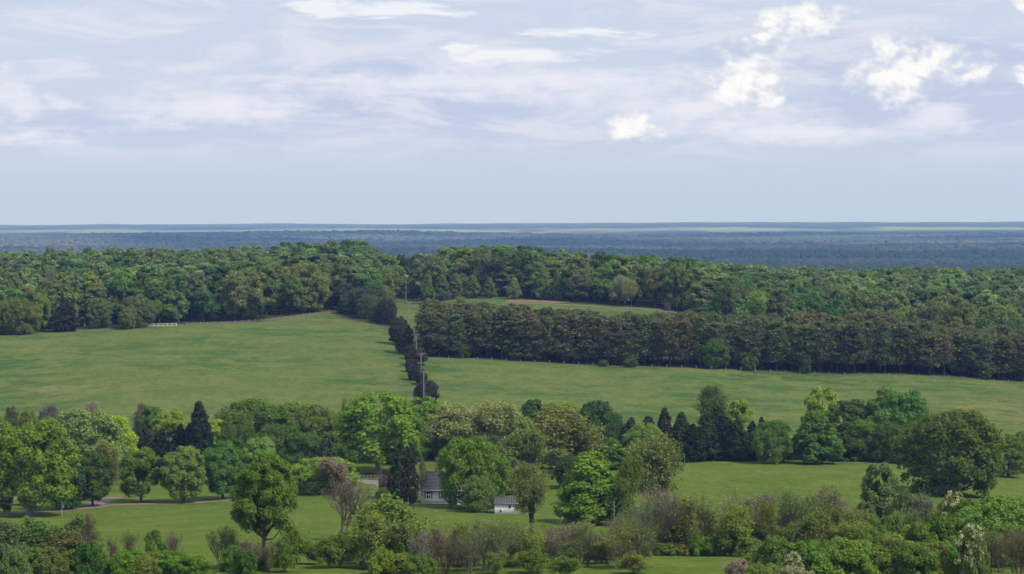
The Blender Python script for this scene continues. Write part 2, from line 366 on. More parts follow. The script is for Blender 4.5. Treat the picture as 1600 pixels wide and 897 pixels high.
def ground_mat():
    m, t, out = new_mat('ground')
    g = t.node('ShaderNodeTexCoord').outputs['Object']
    wood = t.node('ShaderNodeAttribute', attribute_name='wood').outputs['Fac']
    field = t.node('ShaderNodeAttribute', attribute_name='field').outputs['Fac']  # cloud-gap sunlight on the far plain, held as ground colour
    far = t.node('ShaderNodeAttribute', attribute_name='far').outputs['Fac']
    lawn = t.node('ShaderNodeAttribute', attribute_name='lawn').outputs['Fac']
    n1 = t.noise(g, 0.012, 5, 0.6, 0.6); n2 = t.noise(g, 0.07, 6, 0.65, 0.4); n3 = t.noise(g, 0.55, 5, 0.7); n4 = t.noise(g, 2.2, 3, 0.7)
    rows = t.noise(t.vmath('MULTIPLY', g, (0.012, 0.11, 0)), 1.0, 5, 0.62, 0.5)
    past = t.mix(t.ramp(n1, .42, .58), (0.072, 0.130, 0.034), (0.118, 0.164, 0.044))  # pasture mottle; its contrast also stands in for rolling light and shade
    past = t.mix(t.ramp(n2, .44, .60, 0, .85), past, (0.155, 0.184, 0.056))
    past = t.mix(t.ramp(rows, .46, .64, 0, .6), past, (0.160, 0.188, 0.060))
    past = t.mix(t.ramp(t.noise(g, 0.021, 6, .7, 1.0), .62, .72, 0, .6), past, (0.25, 0.21, 0.10))
    strw_sun = t.node('ShaderNodeAttribute', attribute_name='straw_sun').outputs['Fac']
    past = t.mix(t.math('MULTIPLY', strw_sun, t.ramp(t.noise(g, .16, 5, .7), .38, .6)), past, (0.24, 0.215, 0.085))  # straw tone, which also paints the sunlit spot at the right
    lw = t.mix(t.ramp(n2, .35, .7), (0.105, 0.158, 0.026), (0.145, 0.188, 0.038))
    lw = t.mix(t.ramp(rows, .5, .68, 0, .5), lw, (0.155, 0.19, 0.05))
    past = t.mix(lawn, past, lw)
    past = t.mix(t.ramp(n3, .35, .65, 0.0, .6), past, t.mix(1.0, past, (0.55, 0.6, 0.5), 'MULTIPLY'))
    past = t.mix(t.ramp(n4, .35, .7, 0.0, .4), past, t.mix(1.0, past, (0.6, 0.62, 0.6), 'MULTIPLY'))
    past = t.mix(t.ramp(t.noise(g, .22, 4, .7), .48, .66, 0, .4), past, t.mix(1.0, past, (0.6, 0.66, 0.6), 'MULTIPLY'))
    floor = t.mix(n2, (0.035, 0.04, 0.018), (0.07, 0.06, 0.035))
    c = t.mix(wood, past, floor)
    f1 = t.noise(t.vmath('MULTIPLY', g, (.0011, .0011, 0)), 1.0, 6, .65, .5); f2 = t.noise(t.vmath('MULTIPLY', g, (.012, .012, 0)), 1.0, 5, .7)
    canopy = t.mix(t.ramp(f1, .35, .65), (0.018, 0.032, 0.014), (0.05, 0.062, 0.03))
    canopy = t.mix(t.ramp(f2, .4, .65, 0, .7), canopy, (0.075, 0.088, 0.045))
    fl = t.mix(t.ramp(f2, .4, .6), (0.15, 0.20, 0.075), (0.25, 0.28, 0.15))  # pale tones that paint sunlit patches into the far canopy
    canopy = t.mix(field, canopy, fl)  # field: painted cloud-gap sunlight on the far plain
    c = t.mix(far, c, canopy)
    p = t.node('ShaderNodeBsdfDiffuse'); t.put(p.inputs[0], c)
    b = t.node('ShaderNodeBump'); b.inputs['Strength'].default_value = 0.5; b.inputs['Distance'].default_value = 0.35
    t.put(b.inputs['Height'], t.math('ADD', n3, t.math('MULTIPLY', n4, .4))); t.l.new(b.outputs[0], p.inputs['Normal'])
    t.l.new(p.outputs[0], out.inputs[0]); return m
M_GROUND = ground_mat()

# ------------------------------------------------------------------ ground sheet
rowsD = np.unique(np.concatenate([np.arange(-600, 0, 60), np.arange(0, 300, 10), np.arange(300, 1320, 4), np.arange(1320, 3000, 20), np.geomspace(3000, 33500, 330)]))
us = np.linspace(-1, 1, 261); us = np.sign(us) * (0.36 * np.abs(us) + 0.0 * us ** 2)
GY = np.repeat(rowsD[:, None], len(us), 1)
GX = us[None] * (np.maximum(rowsD, 0)[:, None] + 420)
GZ = ground_z(GX, GY)
V = np.stack([GX, GY, GZ], -1).reshape(-1, 3)
nr, nc = GX.shape
idx = np.arange(nr * nc).reshape(nr, nc)
Q = np.stack([idx[:-1, :-1], idx[:-1, 1:], idx[1:, 1:], idx[1:, :-1]], -1).reshape(-1, 4)
gm = mesh_obj('ground', V, [Q], M_GROUND, smooth=True)
gx, gy = V[:, 0], V[:, 1]; gpx = 800 + F * gx / np.maximum(gy, 60)
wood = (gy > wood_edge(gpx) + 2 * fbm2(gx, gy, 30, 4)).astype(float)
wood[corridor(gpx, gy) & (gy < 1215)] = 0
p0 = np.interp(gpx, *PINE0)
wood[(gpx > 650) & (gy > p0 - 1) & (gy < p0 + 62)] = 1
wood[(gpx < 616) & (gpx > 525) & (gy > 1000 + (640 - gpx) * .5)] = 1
wood[(gy < 300)] = 0.3
fardist = np.clip((gy - 2400) / 400, 0, 1)
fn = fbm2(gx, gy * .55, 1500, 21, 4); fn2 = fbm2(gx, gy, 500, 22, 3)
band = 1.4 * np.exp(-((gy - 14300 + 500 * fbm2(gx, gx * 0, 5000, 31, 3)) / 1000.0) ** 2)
sun_bandl = np.exp(-((gy - 8200) / 900.0) ** 2) * np.clip((520 - gpx) / 260, 0, 1)
field = np.clip((fn + 0.6 * fn2 - 0.78 + 0.9 * band + 0.85 * sun_bandl) * 4, 0, 1) * np.clip((gy - 6500) / 1500, 0, 1)  # mask of the painted sunlight strips, broken up by noise
field *= np.clip(0.25 + band + sun_bandl + (gy > 15500) * .5, 0, 1)  # field: painted sunlight, kept mostly to the bands
lawn = np.clip((735 - gy) / 30, 0, 1)
straw_sun = np.zeros_like(gx)
for px_, py_, rx_, ry_, k_ in ((80, 606, 13, 9, 1.0), (200, 604, 12, 6, .5), (300, 622, 20, 8, .4), (460, 495, 14, 8, .5), (1585, 645, 26, 34, .75), (1500, 662, 20, 10, .5), (700, 640, 16, 8, .3), (1250, 655, 20, 10, .4)):  # straw patches; the large one at far right is painted sunlight
    d_ = depth_at(px_, py_); straw_sun += k_ * np.exp(-((gx - wx(px_, d_)) / rx_) ** 2 - ((gy - d_) / ry_) ** 2)
straw_sun = np.clip(straw_sun, 0, 1)
for nm, arr in (('wood', wood), ('field', field), ('far', fardist), ('lawn', lawn), ('straw_sun', straw_sun)):  # 'field' holds the painted sunlight strips of the far plain
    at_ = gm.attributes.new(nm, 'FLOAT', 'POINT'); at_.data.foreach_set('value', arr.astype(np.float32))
go = link('ground', gm); go['kind'] = 'structure'

def strip(name, pts, width, mat, lift=0.10):
    """a track laid on the ground; pts are photo pixels on its centre line"""
    P3 = []
    for px, py in pts:
        d = depth_at(px, py); P3.append((wx(px, d), d))
    P3 = np.array(P3); tt = np.linspace(0, len(P3) - 1, 24 * (len(P3) - 1))
    xs = np.interp(tt, range(len(P3)), P3[:, 0]); ys = np.interp(tt, range(len(P3)), P3[:, 1])
    k = np.ones(13) / 13; xs = np.convolve(np.pad(xs, 6, 'edge'), k, 'valid'); ys = np.convolve(np.pad(ys, 6, 'edge'), k, 'valid')
    tx, ty = np.gradient(xs), np.gradient(ys); L = np.hypot(tx, ty) + 1e-9; nx, ny = -ty / L, tx / L
    r = np.random.RandomState(len(pts)); V = []; offs = np.linspace(-.5, .5, 6)
    wv = width * (1 + .25 * fbm2(xs, ys, 14, 9, 2))
    for j, o in enumerate(offs):
        ex = (0.12 * width * fbm2(xs * 3, ys * 3, 9, 11 + j, 2) if j in (0, 5) else 0)
        X_, Y_ = xs + nx * (o * wv + ex), ys + ny * (o * wv + ex)
        V.append(np.stack([X_, Y_, ground_z(X_, Y_) + (lift if 0 < j < 5 else lift * .3)], -1))
    V = np.stack(V, 1); n = len(xs); idx = np.arange(n * 6).reshape(n, 6)
    Q = np.stack([idx[:-1, :-1], idx[:-1, 1:], idx[1:, 1:], idx[1:, :-1]], -1).reshape(-1, 4)
    o = link(name, mesh_obj(name, V.reshape(-1, 3), [Q], mat)); o['kind'] = 'structure'; return o
strip('farm_drive', [(-30, 801), (60, 799), (120, 795), (165, 789), (215, 787), (270, 787), (330, 783), (385, 778), (430, 776)], 4.2, M_DIRT)
strip('farm_drive', [(140, 790), (158, 781), (180, 776)], 5.0, M_DIRT)
strip('earth_bank', [(-20, 779), (25, 777), (60, 775)], 8.0, M_RED)
strip('house_drive', [(530, 748), (570, 752), (600, 757), (632, 766), (660, 772)], 6.0, M_TAN)
strip('gravel_track', [(560, 769), (600, 768), (640, 770)], 2.0, M_DIRT)
strip('ridge_lane', [(790, 474), (850, 475), (900, 477.5), (960, 481), (1010, 485), (1062, 491)], 3.2, M_DIRT, 0.2)
strip('earth_bank', [(788, 470.5), (830, 471), (890, 474)], 12, M_RED, 0.2)
strip('red_track', [(-20, 850), (20, 857), (60, 866), (120, 880), (165, 886)], 3.0, M_RED)
strip('dirt_track', [(1330, 826), (1372, 829), (1420, 836)], 1.6, M_TAN)

# ------------------------------------------------------------------ tree prototypes
def leaves(pos, nrm, size, rng, asp=1.5):
    n = len(pos)
    nrm = nrm / (np.linalg.norm(nrm, axis=1)[:, None] + 1e-9)
    a = rng.randn(n, 3); u = np.cross(nrm, a); u /= np.linalg.norm(u, axis=1)[:, None] + 1e-9; v = np.cross(nrm, u)
    s = np.asarray(size)[:, None] * 0.5
    j = lambda: rng.uniform(.7, 1.3, (n, 1))
    bend = nrm * s * rng.uniform(-.4, .4, (n, 1))
    q = np.stack([pos + u * s * asp * j() + bend, pos + v * s * j() - bend, pos - u * s * asp * j() + bend, pos - v * s * j() - bend], 1)
    return q.reshape(-1, 3), np.arange(4 * n).reshape(n, 4)
PROF = {
 'round': lambda t: np.sqrt(np.clip(1 - ((t - .45) / .56) ** 2, 0, 1)) ** .85,
 'tall':  lambda t: np.sqrt(np.clip(1 - ((t - .48) / .53) ** 2, 0, 1)) ** .9,
 'wide':  lambda t: np.sqrt(np.clip(1 - ((t - .36) / .65) ** 2, 0, 1)) ** .7,
 'cone':  lambda t: np.clip(1.06 - t, 0, 1) ** .62 * np.clip(t / .16 + .3, 0, 1),
 'shrub': lambda t: np.sqrt(np.clip(1 - (t * .98) ** 2, 0, 1)) ** .8,
}
def crown(seed, prof, H, R, z0, ncl, nlf, leaf, rc=(.16, .3), lobe=.16, flat=.8, up=.5, inner=.45):
    rng = np.random.RandomState(seed)
    t = np.sort(rng.uniform(0.02, .97, ncl)); ph = rng.uniform(0, 2 * math.pi, ncl)
    lob = 1 + lobe * np.sin(2 * ph + rng.uniform(0, 6)) + lobe * .7 * np.sin(3 * ph + 5 * t + rng.uniform(0, 6))
    pr = PROF[prof](t) * R * lob
    rcl = rng.uniform(*rc, ncl) * R * (.65 + .35 * PROF[prof](t))
    rad = np.maximum(pr - rcl * .75, 0) * (inner + (1 - inner) * rng.uniform(0, 1, ncl) ** .45)
    c = np.stack([rad * np.cos(ph), rad * np.sin(ph), z0 + t * (H - z0) - rcl * flat * .45 * (t > .75)], 1)
    wgt = rcl ** 2; k = rng.choice(ncl, nlf, p=wgt / wgt.sum())
    outw = c * [1, 1, 0]; outw /= np.linalg.norm(outw, axis=1)[:, None] + .3
    d = rng.randn(nlf, 3); d /= np.linalg.norm(d, axis=1)[:, None]
    d = d + outw[k] * .45 + np.array([0, 0, up]); d /= np.linalg.norm(d, axis=1)[:, None]
    rr = rcl[k] * rng.uniform(.25, 1, nlf) ** .4 * (1 + .18 * rng.randn(nlf))
    pos = c[k] + d * rr[:, None] * [1, 1, flat]
    nrm = d * .8 + rng.randn(nlf, 3) * .45 + [0, 0, .35]
    return pos, nrm, leaf * rng.uniform(.55, 1.35, nlf), c, rcl, rng
def limb_mesh(c, H, z0, rt, seed, nl, multi=1, lean=0.0):
    rng = np.random.RandomState(seed + 99); mb = MB()
    order = rng.permutation(len(c))[:nl]
    for s in range(multi):
        ox, oy = (0, 0) if multi == 1 else (rng.uniform(-.35, .35) * H * .2, rng.uniform(-.35, .35) * H * .2)
        tz = np.linspace(0, 1, 7)
        px = ox * (.3 + tz) + lean * H * tz + .02 * H * np.cumsum(rng.randn(7)) * .35; px[0] = ox * .3
        py = oy * (.3 + tz) + .02 * H * np.cumsum(rng.randn(7)) * .35; py[0] = oy * .3
        top = H * rng.uniform(.78, .9)
        pts = np.stack([px, py, tz * top - (tz == 0) * .6], 1)
        r = rt * (1 - .85 * tz) * (1 if multi == 1 else .5); r[0] *= 1.5
        mb.tube(pts, r, 6)
        for j in order[s::multi]:
            e = c[j]; zz = np.clip(e[2] - rng.uniform(.15, .32) * H, z0 * .75, top * .92)
            f = zz / top; p0 = np.array([np.interp(f, tz, px), np.interp(f, tz, py), zz])
            m = (p0 + e) / 2 + rng.randn(3) * .03 * H + [0, 0, -.02 * H]
            r0 = rt * (1 - .85 * f) * rng.uniform(.4, .6) * (1 if multi == 1 else .6)
            mb.tube([p0, m, e], [r0, r0 * .6, r0 * .2], 5)
    return mb
def branchy(seed, H, W, levels=4, kids=4, up=.55, r0=.2, start=.2, stems=1, first=9):
    """recursive bare branching from one or several stems; returns MB and the twig tips"""
    rng = np.random.RandomState(seed); mb = MB(); tips = []
    def grow(p, d, L, r, lv):
        n = 5 if lv == 0 else (3 if lv < levels else 2)
        pts = [p]; q = p.copy(); dd = d.copy()
        for i in range(n):
            dd = dd + rng.randn(3) * (.09 if lv == 0 else .17) + np.array([0, 0, .05]); dd /= np.linalg.norm(dd); q = q + dd * L / n; pts.append(q.copy())
        mb.tube(pts, np.linspace(r, r * (.2 if lv == 0 else .5), n + 1), 6 if lv == 0 else (4 if lv < 2 else 3))
        if lv >= levels - 1: tips.extend(pts[1:])
        if lv >= levels: return
        nk = (max(4, first // stems + 1) if lv == 0 else kids) + int(rng.rand() < .5)
        for k in range(nk):
            f = start + (.97 - start) * (k + rng.rand()) / nk if lv == 0 else rng.uniform(.25, 1)
            i = min(int(f * n), n - 1); b = pts[i] + (pts[i + 1] - pts[i]) * (f * n - i)
            dl = pts[i + 1] - pts[i]; dl /= np.linalg.norm(dl)
            a = rng.randn(3); a -= dl * a.dot(dl); a /= np.linalg.norm(a) + 1e-9
            ang = rng.uniform(.55, 1.05) if lv == 0 else rng.uniform(.35, .9)
            nd = dl * math.cos(ang) + a * math.sin(ang) + np.array([0, 0, up * .35]); nd /= np.linalg.norm(nd)
            LL = L * rng.uniform(.42, .62) * (1.15 - .75 * f) if lv == 0 else L * rng.uniform(.45, .72)
            grow(b, nd, LL, max(r * (.55 - .3 * f), .013), lv + 1)
    for s_ in range(stems):
        sp_ = .34 if stems > 1 else .08
        d0 = np.array([rng.uniform(-sp_, sp_), rng.uniform(-sp_, sp_), 1.]); o_ = rng.randn(3) * [.4, .4, 0] if stems > 1 else np.zeros(3)
        grow(o_ + [0, 0, -.4], d0 / np.linalg.norm(d0), H * rng.uniform(.8, 1.0) if stems > 1 else H * .92, r0 * (1 if stems == 1 else rng.uniform(.5, .8)), 0)
    tips = np.array(tips)
    V = np.concatenate(mb.V); z = V[:, 2].max(); rad = np.percentile(np.hypot(V[:, 0], V[:, 1]), 97)
    s = np.array([W / 2 / rad, W / 2 / rad, H / z])
    mb.V = [V * s]; return mb, tips * s, rng

PROTO = {}
def add_proto(kind, trunk_mb, lp, lq, H, inst=False):
    R = np.percentile(np.hypot(lp[:, 0], lp[:, 1]), 97); Ht = np.percentile(lp[:, 2], 99.6)
    tm = trunk_mb.mesh(kind + '_trunk', M_BARKI if inst else M_BARK, smooth=True) if trunk_mb else None
    cm = mesh_obj(kind + '_crown', lp, [lq], M_LEAFI if inst else M_LEAF)
    PROTO.setdefault(kind, []).append((tm, cm, R, Ht))
def broad(kind, seed, prof, R, z0, ncl, nlf, leaf, nl=16, rt=.34, multi=1, H=15., lean=0, inst=False, **kw):
    pos, nrm, sz, c, rcl, rng = crown(seed, prof, H, R, z0, ncl, nlf, leaf, **kw)
    v, q = leaves(pos, nrm, sz, rng)
    add_proto(kind, limb_mesh(c, H, z0, rt, seed, nl, multi, lean) if nl else None, v, q, H, inst)
for i in range(6):
    broad('round', 10 + i, 'round', 5.8, 1.0, 120 + 8 * i, 25000, .31, rc=(.14, .27), lobe=.07 + .018 * i, flat=.92)
for i in range(4):
    broad('tall', 30 + i, 'tall', 4.8, 1.0, 110, 23000, .31, rc=(.15, .29), lobe=.12, flat=.92)
for i in range(3):
    broad('lawn', 18 + i, 'round', 5.6, 2.0, 130, 25000, .30, rc=(.14, .26), lobe=.05 + .02 * i, flat=.95, inner=.35)
for i in range(4):
    broad('low', 46 + i, 'round', 7.2, .6, 165, 30000, .31, H=13., rc=(.12, .24), lobe=.09 + .02 * i, flat=1.0, inner=.35, nl=22)
for i in range(3):
    broad('wide', 40 + i, 'wide', 7.2, 2.2, 140, 30000, .33, rc=(.11, .23), lobe=.14, flat=.9, rt=.5, nl=26)
for i in range(2):
    broad('cone', 50 + i, 'cone', 5.0, .8, 170, 27000, .30, rc=(.15, .26), lobe=.08, flat=1.05, inner=.3, up=.35)
broad('stem', 55, 'round', 5.6, 2.6, 110, 22000, .32, rc=(.15, .28), lobe=.12, rt=.42, flat=.92)
broad('stem', 56, 'shrub', 5.4, 5.2, 150, 38000, .23, rc=(.13, .24), lobe=.10, rt=.40, flat=.85, nl=30, inner=.25)
for i in range(4):
    broad('shrub', 60 + i, 'shrub', 3.4, .2, 75, 13000, .22, H=5., rt=.12, multi=4, nl=16, rc=(.14, .3), lobe=.2, flat=1.0)
def twiggy(kind, seed, H, W, n, sig, sz, **kw):
    mb, tips, rng = branchy(seed, H, W, **kw)
    k = rng.randint(0, len(tips), n); pos = tips[k] + rng.randn(n, 3) * sig
    pos = pos[pos[:, 2] > .3]; n = len(pos)
    v, q = leaves(pos, rng.randn(n, 3) * .75 + [0, 0, .55], rng.uniform(sz * .6, sz * 1.4, n), rng); add_proto(kind, mb, v, q, H)
for i in range(3): twiggy('airy', 70 + i, 15, 10, 5000, .35, .22, levels=4, kids=4, r0=.24, start=.25)
for i in range(4): twiggy('feather', 80 + i, 15, 10.5, 18000, [.55, .55, .45], .30, levels=3, kids=5, r0=.28, start=.20, first=16)
for i in range(4): twiggy('thicket', 86 + i, 9, 7, 11000, .34, .24, levels=3, kids=4, up=.9, r0=.16, start=.06, stems=4, first=28)
for i in range(4): twiggy('bare', 90 + i, 10, 8, 1600, .12, .12, levels=5, kids=3, up=.3, r0=.30, start=.16, first=15)
for i in range(2): twiggy('fan', 96 + i, 10, 9, 2200, .15, .12, levels=4, kids=4, up=.5, r0=.42, start=.28, stems=3, first=21)
for i in range(4): twiggy('scrubby', 100 + i, 8, 6, 1500, .2, .13, levels=3, kids=4, up=2.2, r0=.16, start=.15, stems=7, first=42)
for i in range(4): twiggy('sapling', 110 + i, 8, 4.0, 2400, .26, .16, levels=3, kids=4, up=1.6, r0=.12, start=.10, stems=2, first=16)
def cedar(kind, seed, H, R, n, leaf, pw=.62, ncl=210):
    rng = np.random.RandomState(seed); t = rng.uniform(0, 1, ncl); ph = rng.uniform(0, 6.283, ncl)
    pr = R * (np.clip(1.03 - t, 0, 1) if kind == 'spruce' else np.clip(1.02 - t ** 2.0, 0, 1)) ** pw * np.clip(.6 + t * 4, 0, 1) * (1 + .16 * np.sin(2 * ph + seed) + .1 * rng.randn(ncl))
    rc = .24 * R * (.35 + .65 * (1 - t)) * rng.uniform(.7, 1.3, ncl); rad = np.maximum(pr - rc * .5, 0) * rng.uniform(.35, 1, ncl) ** .4
    z0 = .06 * H
    c = np.stack([rad * np.cos(ph), rad * np.sin(ph), z0 + t * (H - z0) * .97], 1)
    k = rng.randint(0, ncl, n); d = rng.randn(n, 3); d /= np.linalg.norm(d, axis=1)[:, None]
    pos = c[k] + d * (rc[k] * rng.uniform(.2, 1, n) ** .5)[:, None] * [1, 1, 1.25] + (c[k] * [1, 1, 0]) * .04
    v, q = leaves(pos, d + rng.randn(n, 3) * .6, leaf * rng.uniform(.5, 1.3, n), rng, 2.0)
    mb = MB(); mb.tube([[0, 0, -.5], [0, 0, H * .4], [.05, 0, H * .93]], [.22, .15, .03], 6); add_proto(kind, mb, v, q, H)
for i in range(4): cedar('cedar', 120 + i, 12, 2.6 + .25 * i, 12000, .26, .60 + .1 * i)
for i in range(2): cedar('spruce', 130 + i, 12, 3.6, 12000, .28, .72, 170)
def pine(kind, seed, H=20., R=3.6, n=6500, leaf=.5, bare=.36, inst=False):
    rng = np.random.RandomState(seed); nb = 56; t = np.sort(rng.uniform(0, 1, nb)); z = H * (bare + (1 - bare) * t ** .9)
    ph = np.arange(nb) * 2.4 + rng.uniform(-.4, .4, nb)
    pr = R * np.sqrt(np.clip(1 - ((t - .33) / .7) ** 2, 0.02, 1)) * rng.uniform(.6, 1.12, nb)
    mb = MB(); sw = rng.uniform(-.3, .3, 2)
    mb.tube([[0, 0, -.6], [sw[0] * .5, sw[1] * .5, H * .5], [sw[0], sw[1], H * .96]], [.26, .19, .04], 6)
    tip = np.stack([pr * np.cos(ph), pr * np.sin(ph), z + pr * .12], 1)
    for j in range(nb):
        b = np.array([sw[0] * z[j] / H, sw[1] * z[j] / H, z[j] - .3]); mb.tube([b, (b + tip[j]) / 2 + [0, 0, .1], tip[j]], [.07, .05, .02], 3)
    k = rng.randint(0, nb, n); f = rng.uniform(.35, 1.08, n); d = rng.randn(n, 3)
    ext = (.30 + .20 * pr[k])[:, None]
    pos = tip[k] * np.stack([f, f, np.ones(n)], 1) + d * ext * [.8, .8, .62] + [0, 0, .15]
    v, q = leaves(pos, rng.randn(n, 3) * .7 + [0, 0, .9], leaf * rng.uniform(.5, 1.3, n), rng, 1.8); add_proto(kind, mb, v, q, H, inst)
for i in range(5): pine('pine', 140 + i, R=3.3 + .25 * i, bare=.10 + .05 * i)
for i in range(6):      # trees of the far ridge
    broad('forest', 150 + i, 'round' if i % 2 else 'tall', 5.4 + .3 * (i % 3), 3.0, 50, 6500, .58, H=20., nl=8, rt=.32, rc=(.2, .38), lobe=.16)
for i in range(2):
    twiggy('forest_thin', 160 + i, 20, 11, 4200, .6, .5, levels=3, kids=5, r0=.3, start=.25, first=14)
for i in range(5):
    broad('mass', 170 + i, 'round' if i % 2 else 'tall', 5.4 + .3 * (i % 3), 4.0, 34, 3200, .8, H=20., nl=0, rc=(.22, .40), lobe=.16, inst=True)

# ------------------------------------------------------------------ colours
COL = {
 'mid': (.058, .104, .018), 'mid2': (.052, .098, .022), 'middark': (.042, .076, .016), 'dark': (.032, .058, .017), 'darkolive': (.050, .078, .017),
 'bright': (.076, .134, .017), 'bright2': (.062, .112, .015), 'yel': (.150, .215, .020), 'yelgreen': (.108, .162, .024), 'gold': (.076, .116, .014),
 'olive': (.092, .116, .034), 'oliveg': (.072, .104, .026), 'pale': (.128, .146, .062), 'silver': (.100, .138, .052), 'light': (.086, .138, .032),
 'cedar': (.018, .028, .015), 'cedarb': (.034, .036, .020), 'cedarg': (.030, .044, .018), 'blue': (.042, .066, .034), 'pine': (.042, .045, .024), 'plum': (.032, .034, .025),
 'brown': (.088, .084, .056), 'rust': (.075, .056, .042), 'tan': (.140, .142, .080), 'grey': (.096, .098, .072), 'pink': (.135, .122, .082), 'blossom': (.26, .25, .17),
 'budgreen': (.086, .124, .028), 'shrub': (.082, .114, .020), 'greyg': (.062, .086, .034), 'sage': (.070, .100, .036)}
BARK = {'def': (.085, .072, .06), 'pale': (.30, .26, .21), 'grey': (.19, .18, .155), 'brown': (.115, .085, .065), 'dark': (.045, .036, .03), 'white': (.36, .34, .31), 'twig': (.135, .124, .082), 'pinebark': (.085, .068, .058)}
NAMES = {'round': ('broadleaf_tree', 'tree'), 'tall': ('broadleaf_tree', 'tree'), 'wide': ('broadleaf_tree', 'tree'), 'low': ('broadleaf_tree', 'tree'), 'lawn': ('broadleaf_tree', 'tree'), 'cone': ('broadleaf_tree', 'tree'),
         'stem': ('broadleaf_tree', 'tree'), 'shrub': ('shrub', 'shrub'), 'airy': ('budding_tree', 'tree'), 'feather': ('budding_tree', 'tree'),
         'bare': ('bare_tree', 'bare tree'), 'fan': ('bare_tree', 'bare tree'), 'sapling': ('sapling', 'sapling'), 'scrubby': ('leafless_thicket', 'thicket'), 'thicket': ('budding_thicket', 'thicket'), 'cedar': ('cedar_tree', 'conifer'), 'spruce': ('conifer_tree', 'conifer'),
         'pine': ('pine_tree', 'pine'), 'forest': ('forest_tree', 'tree'), 'forest_thin': ('forest_tree', 'tree')}
R0 = random.Random(5)
def tree(kind, px, top, d, wpx, colr, label, group=None, bark='def', var=None, name=None, cat=None, jit=.08, h=None):
    x, y, z = at(px, d)
    zt = CAMZ - (top - HOR) * d / F if h is None else z + h
    h = max(zt - z, 1.2); wm = wpx * d / F
    vs = PROTO['low' if kind in ('round', 'tall') and wm / h > .92 else kind]; tm, cm, R, Ht = vs[(R0.randrange(len(vs)) if var is None else var) % len(vs)]
    n, ct = NAMES[kind]
    o = thing(name or n, (x, y, z - .05), label, cat or ct, group, R0.uniform(0, 6.28), (wm / 2 / R, wm / 2 / R, h / Ht))
    c = COL[colr] if isinstance(colr, str) else colr
    c = [v * k * (1 + R0.uniform(-jit, jit)) for v, k in zip(c, (1.75, 1.78, 1.45) if kind == 'pine' else (1, 1, 1) if c[0] > c[1] * .9 else (1.08, 1.02, .9) if kind not in ('pine', 'cedar', 'spruce') else (2.35, 2.4, 2.0) if kind == 'pine' else (1.1, 1.05, 1))]
    if tm: link('trunk', tm, o, color=BARK[bark])
    link('crown', cm, o, color=c)
    return o

